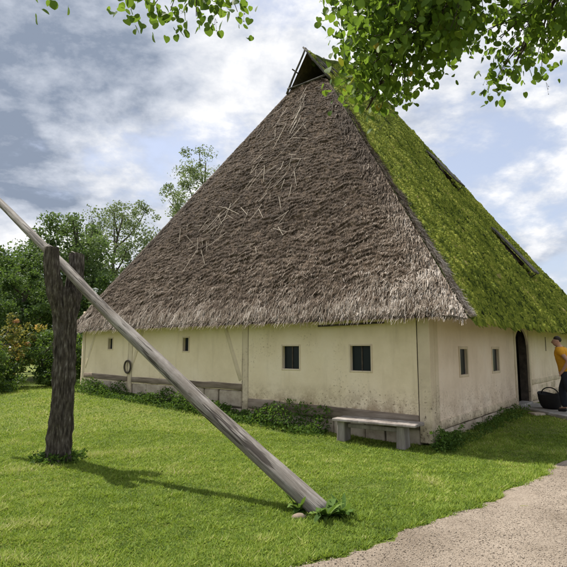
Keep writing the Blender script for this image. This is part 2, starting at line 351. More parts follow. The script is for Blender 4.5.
def in_path(x, y):
    # lofted direction is (6.5,-2.2): slide back along it to the edge
    k = np.zeros_like(x)
    for _ in range(12):
        k = np.clip(x - edge_x(y + k * 2.2 / 6.5), -3, 6.5)
    return x - edge_x(y + k * 2.2 / 6.5)
# loose stones on the path
n = 52000; x = rng.uniform(0, 5.5, n * 3); y = 3.2 + 6.3 * rng.random(n * 3) ** 1.5; d = in_path(x, y); k = d > .07; x, y = x[k][:n], y[k][:n]
r = .0022 + .0042 * rng.random(len(x)) ** 4
oc = np.array([(1, 0, 0), (-1, 0, 0), (0, 1, 0), (0, -1, 0), (0, 0, 1), (0, 0, -1)], float); of = np.array([(0, 2, 4), (2, 1, 4), (1, 3, 4), (3, 0, 4), (2, 0, 5), (1, 2, 5), (3, 1, 5), (0, 3, 5)])
sc3 = r[:, None] * rng.uniform(.7, 1.5, (len(x), 3)) * [1.2, 1.2, .7]; th = rng.uniform(0, 6.28, len(x))
V = oc[None] * sc3[:, None]; V = np.stack([V[..., 0] * np.cos(th)[:, None] - V[..., 1] * np.sin(th)[:, None], V[..., 0] * np.sin(th)[:, None] + V[..., 1] * np.cos(th)[:, None], V[..., 2]], -1)
V = V + np.stack([x, y, gz(x, y) + .016 + .012 * fbm(x * 1.2, y * 1.2, 0, 12)], 1)[:, None]
F = (of[None] + np.arange(len(x))[:, None, None] * 6).reshape(-1, 3)
o = ob('gravel', V.reshape(-1, 3), F, M['pebble'], attrs={'tint': np.repeat(rng.random(len(x)), 6)}, kind='stuff'); tag(o, 'loose pale pebbles scattered over the gravel path', 'gravel', kind='stuff')

# ------------------------------------------------------------------ lawn grass
def scatter(n, x0, x1, y0, y1, p=1.): return rng.uniform(x0, x1, n), y0 + (y1 - y0) * rng.random(n) ** p
gxs = []; gys = []
for (n, y0, y1, k0) in ((190000, 3.3, 6.2, .62), (170000, 6.2, 10, .6), (110000, 10, 17, .58), (26000, 17, 26, .6)):
    y = rng.uniform(y0, y1, n); x = rng.uniform(-1, 1, n) * y * k0 + 0; gxs.append(x); gys.append(y)
x, y = scatter(26000, -9, -2, .5, 7); gxs.append(x); gys.append(y)
gxs = np.concatenate(gxs); gys = np.concatenate(gys)
s, t_ = to_st(gxs, gys); dp = in_path(gxs, gys)
keep = ~((s > -.02) & (t_ > -.02) & (s < LEN) & (t_ < WID)) & ((dp < .07 + .14 * fbm(gxs * 7, gys * 7, 0, 4)) | (gys > 9.6) & (s > 3) & (dp < .6)) & ~((s > 3.6) & (t_ > -2.7) & (s + .9 * (-t_) > 5.1) & (t_ < .1) & (s < 7.3))
gxs, gys, dp, s, t_ = gxs[keep], gys[keep], dp[keep], s[keep], t_[keep]
n = len(gxs); dist = np.hypot(gxs, gys)
clump = fbm(gxs * 1.1, gys * 1.1, 0, 21) ; lump = fbm(gxs * 6, gys * 6, 0, 31)
hgt = (.010 + .018 * rng.random(n)) * (1 + .7 * clump + 1.3 * np.maximum(lump, 0)) * (1 + dist / 26)
bare = fbm(gxs * 2.6 + 7, gys * 2.6, 0, 57); hgt *= np.where(bare > .26, .8, 1.); hgt *= 1 + 1.0 * sm((dp + .30) / .30) * rng.random(n)                      # taller unmown rim along the path
hgt *= 1 + 1.3 * np.exp(-(((gxs - .36) ** 2 + (gys - 5.35) ** 2) / .18)) * rng.random(n)
hgt *= 1 + 1.5 * np.exp(-np.maximum(-t_ - .02, 0) / .25) * (t_ < 0) * (s > 0)
P0 = np.stack([gxs, gys, gz(gxs, gys) - .004 + .018 * fbm(gxs * 1.6, gys * 1.6, 0, 3)], 1)
ang = rng.uniform(0, 6.283, n); lean = rng.random(n) * 1.9
Dv = np.stack([np.cos(ang) * lean * hgt, np.sin(ang) * lean * hgt, hgt], 1); a2 = ang + 1.57 + rng.normal(0, .4, n)
Wv = np.stack([np.cos(a2), np.sin(a2), np.zeros(n)], 1) * ((.0024 + .0036 * rng.random(n)) * (1 + dist / 9))[:, None]
tint = np.clip(.49 + .40 * clump + .34 * lump + rng.normal(0, .17, n) + .25 * np.maximum(fbm(gxs * .6 + 3, gys * .9, 0, 77), 0), 0, 1)
V = np.stack([P0 - Wv, P0 + Wv, P0 + Dv], 1).reshape(-1, 3)
o = ob('lawn_grass', V, np.arange(3 * n).reshape(-1, 3), M['grass'], attrs={'tint': np.repeat(tint, 3)}); tag(o, 'short mown grass blades of the lawn', 'grass', kind='stuff')

# ------------------------------------------------------------------ the farmhouse
house = empty('thatched_farmhouse', (CX, CY, 0), HA)
tag(house, 'old yellow plastered farmhouse under a huge steep thatched roof', 'house')
def wall_grid(axis_, a0, a1, z0, z1, holes, depth=.24, step=.09, seed=1):
    A = list(np.arange(a0, a1, step)) + [a1]; Z = list(np.arange(z0, z1, step)) + [z1]
    for h in holes: A += [h[0], h[1]]; Z += [h[2], h[3]]
    def clean(q, keepv):
        q = sorted(set(np.round(q, 4))); r_ = []
        for v in q:
            if any(abs(v - k_) < .03 and v != round(k_, 4) for k_ in keepv): continue
            r_.append(v)
        return np.array(r_)
    A = clean(A, [k_ for h in holes for k_ in h[:2]] + [a0, a1]); Z = clean(Z, [k_ for h in holes for k_ in h[2:]] + [z0, z1])
    AA, ZZ = np.meshgrid(A, Z); a, z = AA.ravel(), ZZ.ravel()
    d = .016 * fbm(a * 1.2, z * 1.2, 0, seed) + .006 * fbm(a * 5, z * 5, 0, seed + 3)
    for h in holes:
        q = np.maximum(np.maximum(h[0] - a, a - h[1]), np.maximum(h[2] - z, z - h[3])); d = d * sm((q - .0) / .15)
    mk = (lambda a, z, d: np.stack([-d, a, z], 1)) if axis_ == 'L' else (lambda a, z, d: np.stack([a, -d, z], 1))
    V = mk(a, z, d); na = len(A); F = []
    for i in range(len(Z) - 1):
        for j in range(na - 1):
            ca, cz = (A[j] + A[j + 1]) / 2, (Z[i] + Z[i + 1]) / 2
            if any(h[0] < ca < h[1] and h[2] < cz < h[3] for h in holes): continue
            q = [i * na + j, i * na + j + 1, (i + 1) * na + j + 1, (i + 1) * na + j]
            F.append(q if axis_ != 'L' else q[::-1])
    V = list(V)
    for h in holes:
        c = [(h[0], h[2]), (h[1], h[2]), (h[1], h[3]), (h[0], h[3])]; b = len(V)
        for dd in (0, -depth): V += list(mk(np.array([p[0] for p in c]), np.array([p[1] for p in c]), np.full(4, dd)))
        for k_ in range(4): F.append([b + k_, b + (k_ + 1) % 4, b + 4 + (k_ + 1) % 4, b + 4 + k_])
    return np.array(V), np.array(F)
# left (hip end) wall, in panels between the timbers: local plane x = 0, runs along +y
Lw = [(1.11, 1.54, 1.20, 1.66), (2.73, 3.16, 1.20, 1.66), (6.03, 6.23, 1.55, 1.87), (9.14, 9.34, 1.60, 1.89)]
def wallpart(axis_, a0, a1, z0, z1, holes, mat, seed):
    V, F = wall_grid(axis_, a0, a1, z0, z1, holes, seed=seed); return ob('wall', V, F, mat, house, smooth=False)
WT = 2.75
wallpart('L', .215, 4.095, .30, WT, Lw[:2], M['plaster_yellow_cast'], 3)
wallpart('L', 4.285, 8.22, .70, WT, Lw[2:3], M['plaster_yellow_cast'], 8)
wallpart('L', 8.42, WID - .16, .72, WT, Lw[3:], M['plaster_yellow_cast'], 12)
box('wall', (.28, .3, -.2), (.40, WID - .05, 2.75), M['plaster_cream'], house, 0)   # inner skin, lit only through gaps
bpy.data.objects[-1] if False else None
# right (long side) wall: local plane y = 0, runs along +x
Rw = [(1.47, 1.88, 1.11, 1.60), (3.51, 4.00, 1.11, 1.60)]
DOOR = (5.46, 6.72, .20, 2.13)
wallpart('R', .395, 5.30, .36, WT, Rw, M['plaster_cream'], 21)
wallpart('R', 6.88, LEN, .36, WT, [], M['plaster_cream'], 25)
box('wall', (5.302, .02, 2.42), (6.878, .26, WT), M['plaster_cream'], house, 0)
box('wall', (LEN - .3, .3, -.2), (LEN, WID, WT), M['plaster_cream'], house, 0)
box('wall', (.42, WID - .3, -.2), (LEN - .32, WID, WT), M['plaster_yellow_cast'], house, 0)
# windows
def window(axis_, h, frame_mat, proud=.012, fw=.045, split=False, dp=.07):
    V = lambda a, d, z: (-d, a, z) if axis_ == 'L' else (a, -d, z)
    def bx(name, a0, a1, d0, d1, z0, z1, mat, parent, bev=.004):
        p, q = V(a0, d0, z0), V(a1, d1, z1); lo = [min(u, v) for u, v in zip(p, q)]; hi = [max(u, v) for u, v in zip(p, q)]
        return box(name, lo, hi, mat, parent, bev)
    p = bx('window', h[0] + .004, h[1] - .004, -dp - .06, -dp - .02, h[2] + .004, h[3] - .004, M['dark_wood'], house)   # back board
    for a0, a1, z0, z1 in ((h[0] - fw, h[0] + .002, h[2] - fw, h[3] + fw), (h[1] - .002, h[1] + fw, h[2] - fw, h[3] + fw), (h[0] + .004, h[1] - .004, h[3] - .002, h[3] + fw - .003), (h[0] + .004, h[1] - .004, h[2] - fw + .003, h[2] + .002)):
        bx('frame', a0, a1, -.03, proud, z0, z1, frame_mat, p)
    ca = (h[0] + h[1]) / 2
    for a0, a1 in ((h[0] + .006, ca - .012), (ca + .012, h[1] - .006)) if split else ((h[0] + .006, h[1] - .006),):
        bx('pane', a0, a1, -dp - .008, -dp, h[2] + .006, h[3] - .006, M['glass'], p, 0)
    if split: bx('glazing_bar', ca - .012, ca + .012, -dp - .01, -dp + .02, h[2] + .005, h[3] - .005, M['dark_wood'], p)
    return p
for h in Lw: window('L', h, M['limed_wood'], .012, .03, h[1] - h[0] > .3)
for h in Rw: window('R', h, M['limed_wood'], .014, .05, False, .045)
# timbers
def timber(name, axis_, p0, p1, wd, d0, d1, mat, jit=.004, seed=0, bev=.012):
    p0, p1 = np.array(p0), np.array(p1); ln = np.linalg.norm(p1 - p0); an = math.atan2(p1[1] - p0[1], p1[0] - p0[0])
    bm = bmesh.new(); n = max(2, int(ln / .3)); 
    V, F = [], []
    for k in range(n + 1):
        q = p0 + (p1 - p0) * k / n; wv = wd * .5 * (1 + .10 * float(vn(k * .8, seed * 3.7))); off = .012 * float(vn(k * .7 + 9, seed * 2.3))
        nx, nz = -math.sin(an), math.cos(an); dd = .006 * float(vn(k * .9 + 3, seed * 5.1))
        for (sg, d) in ((-1, d0), (1, d0), (1, d1 + dd), (-1, d1 + dd)):
            a, z = q[0] + nx * (sg * wv + off), q[1] + nz * (sg * wv + off)
            V.append((-d, a, z) if axis_ == 'L' else (a, -d, z))
    for k in range(n):
        for m_ in range(4): F.append([k * 4 + m_, k * 4 + (m_ + 1) % 4, k * 4 + 4 + (m_ + 1) % 4, k * 4 + 4 + m_])
    F += [[0, 1, 2, 3], [n * 4, n * 4 + 3, n * 4 + 2, n * 4 + 1]]
    me = mesh_np(name, V, F, mat); b2 = bmesh.new(); b2.from_mesh(me); bmesh.ops.recalc_face_normals(b2, faces=b2.faces[:])
    bmesh.ops.bevel(b2, geom=[e for e in b2.edges if len(e.link_faces) == 2 and e.calc_face_angle() > .8], offset=bev, segments=1, affect='EDGES'); b2.to_mesh(me); b2.free(); bm.free()
    return link(name, me, house)
# corner post: two boards meeting at the corner with dark joints beside them
def pbox(name, lo, hi, mat, seed, bev=.012, jit=.006): return box(name, lo, hi, mat, house, bev, jit, seed)
pbox('corner_post', (-.022, -.020, .03), (.20, .195, 2.8), M['limed_wood'], 4)
pbox('corner_post', (.222, -.014, .03), (.372, .15, 2.8), M['limed_wood'], 5)
timber('post', 'L', (4.19, .28), (4.20, 2.7), .165, -.12, .018, M['limed_wood'], seed=2)
timber('brace', 'L', (4.31, .92), (4.92, 2.35), .13, -.1, .008, M['limed_wood'], seed=3)
timber('post', 'L', (8.32, .35), (8.32, 2.7), .17, -.12, .012, M['limed_wood'], seed=5)
timber('brace', 'L', (8.26, 1.10), (7.75, 2.25), .11, -.1, .006, M['limed_wood'], seed=6)
timber('brace', 'L', (10.44, 1.05), (9.85, 2.35), .10, -.1, .006, M['limed_wood'], seed=7)
timber('corner_post', 'L', (WID - .07, .30), (WID - .07, 2.7), .16, -.16, .016, M['limed_wood'], seed=8)
timber('sill_beam', 'L', (.21, .375), (4.09, .44), .21, -.2, .035, M['beam_brown'], seed=9)
timber('sill_beam', 'L', (4.29, .775), (8.22, .81), .13, -.2, .030, M['beam_brown'], seed=10)
timber('sill_beam', 'L', (8.42, .815), (WID - .16, .85), .13, -.2, .030, M['beam_brown'], seed=11)
timber('sill_beam', 'R', (.39, .285), (5.29, .335), .15, -.2, .022, M['limed_wood'], seed=12)
timber('sill_beam', 'R', (6.89, .70), (LEN, .72), .14, -.2, .020, M['limed_wood'], seed=13)
timber('sill_beam', 'R', (6.89, .30), (LEN, .32), .16, -.2, .026, M['limed_wood'], seed=14)
# foundation stones
def stones(axis_, a0, a1, zt0, zt1, zb, wlo, whi, mat, seed, thick=.2, rows=1, out=.0):
    rr = random.Random(seed)
    for r_ in range(rows):
        a = a0
        while a < a1 - .12:
            wd = min(rr.uniform(wlo, whi), a1 - a);
            if a1 - a - wd < .15: wd = a1 - a
            f = (a + wd / 2 - a0) / max(a1 - a0, .1); zt = zt0 + (zt1 - zt0) * f; lo = zb; h = (zt - lo) / rows
            z0, z1 = lo + h * r_ + .006, lo + h * (r_ + 1) - .012; d = out + rr.uniform(-.012, .02)
            L_ = (-d, a + .008, z0) if axis_ == 'L' else (a + .008, -d, z0); H_ = (thick, a + wd - .008, z1) if axis_ == 'L' else (a + wd - .008, thick, z1)
            box('stone', L_, H_, mat, house, .022, .014, rr.randint(0, 9999)); a += wd
stones('L', 4.29, 8.22, .70, .735, -.05, .45, .85, M['stone'], 3, rows=2)
stones('L', 8.42, WID - .16, .735, .775, .02, .45, .8, M['stone'], 4, rows=2)
stones('L', .21, 4.09, .265, .325, -.3, .4, .8, M['stone'], 5, out=-.01)
stones('R', .39, 5.29, .205, .250, -.25, .35, .7, M['stone'], 6, out=.01)
stones('R', 6.89, 10.5, .615, .63, .39, .5, .9, M['limed_wood'], 7)
stones('R', 6.89, 10.5, .215, .22, -.1, .4, .8, M['stone'], 8)
box('mortar', (.03, .25, -.3), (.25, WID - .1, .70), M['soffit'], house, 0)
box('mortar', (.39, .03, -.3), (5.29, .27, .36), M['soffit'], house, 0)
box('mortar', (6.89, .03, -.3), (LEN - .32, .27, .72), M['soffit'], house, 0)
# doorway
dj = M['limed_wood']
box('door_jamb', (5.305, -.022, .05), (DOOR[0], .05, 2.41), dj, house, .012, .005, 3)
box('door_jamb', (DOOR[1], -.020, .05), (6.875, .05, 2.41), dj, house, .012, .005, 4)
bm = bmesh.new(); ca = (DOOR[0] + DOOR[1]) / 2; hw = (DOOR[1] - DOOR[0]) / 2; zs = 1.70; rh = .43
pts = [(ca - hw * math.cos(a), zs + rh * math.sin(a)) for a in np.linspace(0, math.pi, 17)]
outer = [(p[0], 2.42) for p in pts]
vf = [[bm.verts.new((p[0], y, p[1])) for p in pts] for y in (.0, .05)]; vo = [[bm.verts.new((p[0], y, p[1])) for p in outer] for y in (.0, .05)]
for k in range(16):
    bm.faces.new((vf[0][k], vf[0][k + 1], vo[0][k + 1], vo[0][k])); bm.faces.new((vf[0][k], vf[1][k], vf[1][k + 1], vf[0][k + 1])); bm.faces.new((vf[1][k + 1], vf[1][k], vo[1][k], vo[1][k + 1]))
bmesh.ops.recalc_face_normals(bm, faces=bm.faces[:]); obm('door_arch', bm, M['plaster_cream'], house)
# open door leaf swung inwards, made of boards
lf = box('door', (DOOR[0] + .03, .25, .24), (DOOR[0] + .075, 1.35, 2.05), M['dark_wood'], house, .004)
for k in range(5): box('board', (DOOR[0] + .077, .255 + k * .218, .245), (DOOR[0] + .10, .255 + k * .218 + .212, 2.045), M['dark_wood'], lf, .004)
box('ledge', (DOOR[0] + .102, .27, .55), (DOOR[0] + .13, 1.33, .68), M['dark_wood'], lf, .006)
box('threshold', (5.463, -.06, .10), (6.717, .24, .22), M['stone_grey'], house, .015, .005, 8)
box('floor', (.42, .3, .0), (LEN - .33, WID - .32, .12), M['dark_wood'], house, 0)
# vent slot to the right of the door
box('door_lining', (5.31, .052, .05), (DOOR[0] - .002, .24, 2.40), M['dark_wood'], house, 0); box('door_lining', (DOOR[1] + .002, .052, .05), (6.87, .24, 2.40), M['dark_wood'], house, 0)
vb = box('vent', (8.83, -.006, 1.54), (8.93, .1, 1.96), M['beam_brown'], house, .004)

# ------------------------------------------------------------------ roof
roof = empty('roof'); roof.parent = house
def ridge_z(s): return ZR + .42 * sm((s - SG - .3) / 1.8) - .10 * sm((s - 8) / 3)
nF = np.array([-(ZG - ZE), 0, SG + OF]); nF /= np.linalg.norm(nF)
nR = np.array([0, -(ZR - ZE), TM + OR]); nR /= np.linalg.norm(nR)
hipdir = -(nF + nR); hipdir /= np.linalg.norm(hipdir)
def front_pt(u, v):     # u 0..1 from the right hip to the left hip, v 0..1 eave to gablet
    k = (ZG - ZE) / (ZR - ZE); y0 = -OR + (TM + OR) * k * v; y1 = WID + OL - (WID + OL - TM) * k * v
    bow = .12 * np.sin(np.pi * np.clip(v, 0, 1)) * (1 - np.exp(-(np.minimum(u, 1 - u) * (y1 - y0) / .9) ** 2))
    return np.stack([-OF + (SG + OF) * v, y0 + (y1 - y0) * u, ZE + (ZG - ZE) * v], -1) + bow[..., None] * nF, (y1 - y0)
def right_pt(s, v):     # v 0..1 eave to ridge
    zr = ridge_z(s); zr = ZR + (zr - ZR) * sm((v - .2) / .8)
    bow = .12 * np.sin(np.pi * np.clip(v, 0, 1)) * (1 - np.exp(-(np.minimum(s - s_hip(v), s_far(v) - s) / .9) ** 2))
    return np.stack([s, -OR + (TM + OR) * v, ZE + (zr - ZE) * v], -1) + bow[..., None] * nR
VG = (ZG - ZE) / (ZR - ZE)
def s_hip(v): return np.where(v < VG, -OF + (SG + OF) * v / VG, SG)
def s_far(v): return LEN + OB - (LEN + OB - SE) * v
LSF = math.hypot(SG + OF, ZG - ZE); LSR = math.hypot(TM + OR, ZR - ZE)
def saw_front(y, h):
    row = h / .105 + 1.6 * fbm(y * .7, h * .35, 0, 41, 3) + 1.1 * vn(y * 3.7, h * 1.6, 0, 44) + .5 * vn(y * 9, h * 4, 0, 46); fr = row - np.floor(row)
    amp = .5 + .5 * vn(y * 2.2, np.floor(row) * 1.7, 0, 47)
    return (1 - fr) * (.35 + .65 * amp)
def disp_front(P_, h, width_m, u):
    y = P_[..., 1]; d = .055 * saw_front(y, h) + .06 * fbm(y * .8, h * .8, 0, 51) + .035 * fbm(y * 4, h * 7, 0, 53) + .030 * fbm(y * 16, h * 17, 0, 55, 3)
    e_ = np.minimum(u, 1 - u) * width_m; return d * (1 - np.exp(-(e_ / .10) ** 2)), e_
nu, nv = 400, 380
u, v = np.meshgrid(np.linspace(0, 1, nu), np.linspace(0, 1, nv)); Pf, wdm = front_pt(u, v); d, e_ = disp_front(Pf, v * LSF, wdm, u)
Vf = Pf + d[..., None] * nF + (.05 * np.exp(-(e_ / .25) ** 2))[..., None] * np.where((u < .5)[..., None], hipdir, 0)
i = np.arange(nv - 1)[:, None] * nu; j = np.arange(nu - 1)[None]; Fq = np.stack([i + j, i + j + nu, i + j + nu + 1, i + j + 1], -1).reshape(-1, 4)
th_front = ob('thatch', Vf.reshape(-1, 3), Fq, M['thatch_base'], roof, smooth=True)
th_front['label'] = 'brown weathered thatch of the hipped end'
# right slope: moss covered
nu, nv = 340, 260
u, v = np.meshgrid(np.linspace(0, 1, nu), np.linspace(0, 1, nv)); s0, s1 = s_hip(v), s_far(v); s = s0 + (s1 - s0) * u; Pr = right_pt(s, v)
e_ = np.minimum(u, 1 - u) * (s1 - s0); hr = v * LSR
d = .05 * fbm(s * .8, hr * .8, 0, 61) + .07 * fbm(s * 5.5, hr * 2.2, 0, 63) + .03 * fbm(s * 14, hr * 6, 0, 65, 3)
d = d * (1 - np.exp(-(e_ / .10) ** 2)) * np.where(v > .97, .3, 1)
Vr = Pr + d[..., None] * nR + (.05 * np.exp(-(e_ / .25) ** 2) * (v < VG))[..., None] * np.where((u < .5)[..., None], hipdir, 0)
# two hatches leave holes in the moss
HATCH = [(8.52, .30, .40, 1.0), (8.28, 2.42, .40, .85)]   # s centre, t of the lower edge, half width, plan depth
i = np.arange(nv - 1)[:, None] * nu; j = np.arange(nu - 1)[None]; Fq = np.stack([i + j, i + j + 1, i + j + nu + 1, i + j + nu], -1).reshape(-1, 4)
cs = Vr.reshape(-1, 3)[Fq].mean(1); hole = np.zeros(len(Fq), bool)
for (hs, ht, hw_, hd) in HATCH: hole |= (np.abs(cs[:, 0] - hs) < hw_ - .06) & (cs[:, 1] > ht + .02) & (cs[:, 1] < ht + hd * .8)
th_right = ob('thatch', Vr.reshape(-1, 3), Fq[~hole], M['moss_base'], roof, smooth=True); th_right['label'] = 'green moss covered thatch of the long slope'
# the two slopes turned away
k = VG
ridge0, ridge1 = np.array([SG, TM, ZR]), np.array([SE, TM, float(ridge_z(SE))])
gl = np.array([SG, WID + OL - (WID + OL - TM) * k, ZG]); gr_ = np.array([SG, -OR + (TM + OR) * k, ZG])
eFL = np.array([-OF, WID + OL, ZE]); eBL = np.array([LEN + OB, WID + OL, ZE]); eBR = np.array([LEN + OB, -OR, ZE]); eFR = np.array([-OF, -OR, ZE])
rmid = np.array([6.0, TM, float(ridge_z(6.0))])
ob('thatch', [eFL, gl, ridge0, rmid, ridge1, eBL], [[1, 2, 3], [0, 1, 3], [0, 3, 5], [3, 4, 5]], M['thatch_base'], roof)
ob('thatch', [eBL, ridge1, eBR], [[0, 1, 2]], M['thatch_base'], roof)
# soffit
inn = .34; so_ = [np.array([inn, inn, 2.42]), np.array([inn, WID - inn, 2.42]), np.array([LEN - inn, WID - inn, 2.42]), np.array([LEN - inn, inn, 2.42])]
lip = [p + np.array([0, 0, .012]) for p in (eFR, eFL, eBL, eBR)]
lip = [lip[0] + [.07, .07, 0], lip[1] + [.07, -.07, 0], lip[2] + [-.07, -.07, 0], lip[3] + [-.07, .07, 0]]
ob('soffit', lip + so_, [[0, 1, 5, 4], [1, 2, 6, 5], [2, 3, 7, 6], [3, 0, 4, 7]], M['soffit'], roof)
# ridge roll of moss
rs = np.linspace(SG + .35, SE + .1, 60); pts = np.stack([rs, np.full(60, TM), ridge_z(rs) - .10], 1)
V, F = tube_np(pts, np.full(60, .17) * (1 + .2 * fbm(rs * 2, 0 * rs, 0, 3)), 14, rough=.5, seed=4)
ob('ridge_roll', V, F, M['moss_base'], roof, smooth=True)

# straw on the hip end
def on_front(u, v): P_, wd_ = front_pt(u, v); d_, e2 = disp_front(P_, v * LSF, wd_, u); return P_ + d_[..., None] * nF + (.05 * np.exp(-(e2 / .25) ** 2))[..., None] * np.where((u < .5)[..., None], hipdir, 0), e2
down = unit(np.array([-(SG + OF), 0, -(ZG - ZE)])); side = np.array([0, 1., 0])
def straw_tint(y, h, n):
    grey = .30 * sm((3.2 - h) / 3.2) + .24 * sm((2.6 - np.abs(y - (-.83 + h * .62))) / 2.6) * sm((6 - h) / 4)
    return np.clip(-.0 + .10 * sm((1.0 - h) / 1.0) + grey + .22 * fbm(y * 1.3, h * 1.3, 0, 71) + .30 * fbm(y * 6, h * 6, 0, 73) + .03 - .09 * sm((h - 1.2) / 2.5) + rng.normal(0, .23, n), 0, 1)
n = 150000; vv = 1 - np.sqrt(rng.random(n)); vv = np.clip(vv, 0, .995); uu = rng.random(n); Pp, e2 = on_front(uu, vv); h = vv * LSF
sw = saw_front(Pp[:, 1], h); kp = sw > rng.random(n) * .6; Pp, h, sw = Pp[kp], h[kp], sw[kp]; n = len(Pp)
ln = rng.uniform(.035, .11, n) * (1 + 1.2 * sm((1.3 - h) / 1.3)); jx = rng.normal(0, .60, n) * (1 - .7 * sm((1.3 - h) / 1.3))
dr = unit(down + side * jx[:, None]); Dv = dr * ln[:, None]; Wv = unit(np.cross(dr, nF)) * (.0025 + .0060 * rng.random(n) ** 1.6)[:, None]
Cv = nF * (rng.uniform(-.01, .035, n))[:, None]
st1 = strips(Pp + nF * .004 - Dv * .3, Dv, Wv, Cv, straw_tint(Pp[:, 1], h, n), 2, .6)
# eave fringe: bundle ends of the lowest course
n = 24000; uu = rng.random(n); vv = rng.uniform(.004, .045, n); Pp, e2 = on_front(uu, vv); h = vv * LSF
dr = unit(down + side * rng.normal(0, .16, n)[:, None] + np.array([.22, 0, 0])); lump_ = vn(Pp[:, 1] * 5, 0, 0, 91)
Dv = dr * (h + rng.uniform(-.14, -.01, n) + .012 * lump_)[:, None]; Wv = unit(np.cross(dr, nF)) * (.003 + .006 * rng.random(n))[:, None]
st2 = strips(Pp + nF * rng.uniform(-.05, .05, n)[:, None], Dv, Wv, nF * rng.uniform(-.02, .03, n)[:, None], np.clip(straw_tint(Pp[:, 1], h, n) + .05, 0, 1), 2, .4)
# hip corners: straw combed over the edge
n = 9000; vv = (1 - np.sqrt(rng.random(n))) * .97; sgn = rng.random(n) < .72; uu = np.where(sgn, .0, 1.); wd_ = front_pt(uu, vv)[1]; off = rng.random(n) ** 1.4 * .45
uu = np.where(sgn, off / wd_, 1 - off / wd_); Pp, e2 = on_front(uu, vv); h = vv * LSF
dr = unit(down + side * np.where(sgn, -1, 1)[:, None] * rng.uniform(-.1, .5, n)[:, None]); Dv = dr * np.minimum(rng.uniform(.08, .20, n), h * .9 + .02)[:, None]; Wv = unit(np.cross(dr, nF)) * (.004 + .009 * rng.random(n))[:, None]
st3 = strips(Pp + nF * .01, Dv, Wv, nF * rng.uniform(-.02, .04, n)[:, None], straw_tint(Pp[:, 1], h, n), 2, .6)
V, F = join([(a[0], a[1]) for a in (st1, st2, st3)]); T = np.concatenate([a[2] for a in (st1, st2, st3)])
o = ob('straw', V, F, M['straw'], roof, attrs={'tint': T}); o['kind'] = 'stuff'
def hip_w(v_): return .03 + .22 * np.maximum(0, .45 + fbm(v_ * 26, 0 * v_, 0, 5)) + .06 * (1 - v_)
n = 8500; vv = (1 - np.sqrt(rng.random(n))) * .97 * VG; e4 = rng.random(n) ** 1.2 * hip_w(vv) * 1.25; s4 = s_hip(vv) + e4; Pp = right_pt(s4, vv)
dr = unit(np.array([.10, -(TM + OR), -(ZR - ZE)]) / 10.67 + np.array([1., 0, 0]) * rng.normal(0, .45, n)[:, None]); ln4 = np.minimum(rng.uniform(.05, .15, n), vv * LSR * .9 + .02)
V, F, T = strips(Pp + nR * (rng.uniform(-.02, .04, n) + .05 * fbm(s4 * .8, vv * LSR * .8, 0, 61))[:, None], dr * ln4[:, None], unit(np.cross(dr, nR)) * (.003 + .008 * rng.random(n))[:, None], nR * rng.uniform(-.02, .05, n)[:, None], np.clip(straw_tint(Pp[:, 1], vv * LSR, n) + .30, 0, 1), 2, .6)  # tint raised because this face lies in shade: light put into the colour
o = ob('straw', V, F, M['straw'], roof, attrs={'tint': T}); o['kind'] = 'stuff'
# loose pale stalks lying on the thatch
n = 110; cl = rng.integers(0, 16, n); cu = rng.uniform(.28, .78, 16); cv = rng.uniform(.25, .85, 16); uu = np.clip(cu[cl] + rng.normal(0, .04, n), .05, .95); vv = np.clip(cv[cl] + rng.normal(0, .04, n), .05, .97)
uu[:24] = rng.normal(.42, .022, 24) ; vv[:24] = rng.uniform(.74, .97, 24)
Pp, e2 = on_front(uu, vv); an = rng.normal(0, .8, n); an[:24] = rng.normal(.05, .1, 24); dr = down * np.cos(an)[:, None] + side * np.sin(an)[:, None]
Dv = dr * rng.uniform(.25, .8, n)[:, None]; Wv = unit(np.cross(dr, nF)) * .006
V, F, T = strips(Pp + nF * rng.uniform(.035, .07, n)[:, None], Dv, Wv, nF * rng.uniform(-.02, .06, n)[:, None], rng.random(n), 3, .3)
o = ob('loose_stalks', V, F, M['pale_straw'], roof, attrs={'tint': T}); o['kind'] = 'stuff'
# moss tufts on the long slope
n = 135000; vv = np.clip(1 - np.sqrt(1 - rng.random(n) * .98), 0, .995); vv = rng.random(n) ** 1.15; uu = rng.random(n) ** 1.35
s0, s1 = s_hip(vv), s_far(vv); s = s0 + (s1 - s0) * uu - .04; hr = vv * LSR
kp = ((s - s0) > hip_w(vv) * (.55 + .6 * rng.random(n))) | (vv > VG)
for (hs, ht, hw_, hd) in HATCH: tt = -OR + (TM + OR) * vv; kp &= ~((np.abs(s - hs) < hw_) & (tt > ht) & (tt < ht + hd))
vv, s, hr, s0, s1 = vv[kp], s[kp], hr[kp], s0[kp], s1[kp]; n = len(vv); e_ = np.minimum(s - s0, s1 - s)
lumpy = fbm(s * 5.5, hr * 2.2, 0, 63)
Pp = right_pt(s, vv) + (.05 * fbm(s * .8, hr * .8, 0, 61) + .07 * lumpy + .01)[:, None] * nR + (.05 * np.exp(-(e_ / .25) ** 2) * (vv < VG))[:, None] * hipdir
dn = unit(np.array([0, -(TM + OR), -(ZR - ZE)])); sd_ = np.array([1., 0, 0])
dr = unit(dn + sd_ * (rng.normal(0, .22, n) + .10)[:, None]); ln = rng.uniform(.07, .24, n); hwid = rng.uniform(.004, .012, n)
sdv = unit(np.cross(dr, nR)); rise = rng.uniform(.015, .080, n)
root = Pp - nR * .012; mid = Pp + dr * (ln * .5)[:, None] + nR * rise[:, None]; tip = Pp + dr * ln[:, None] + nR * (rise * rng.uniform(-.2, .9, n))[:, None]
lft = Pp + dr * (ln * .55)[:, None] + sdv * hwid[:, None] - nR * .01; rgt = Pp + dr * (ln * .55)[:, None] - sdv * hwid[:, None] - nR * .01
V = np.stack([root, lft, tip, rgt, mid], 1).reshape(-1, 3); b = np.arange(n)[:, None] * 5
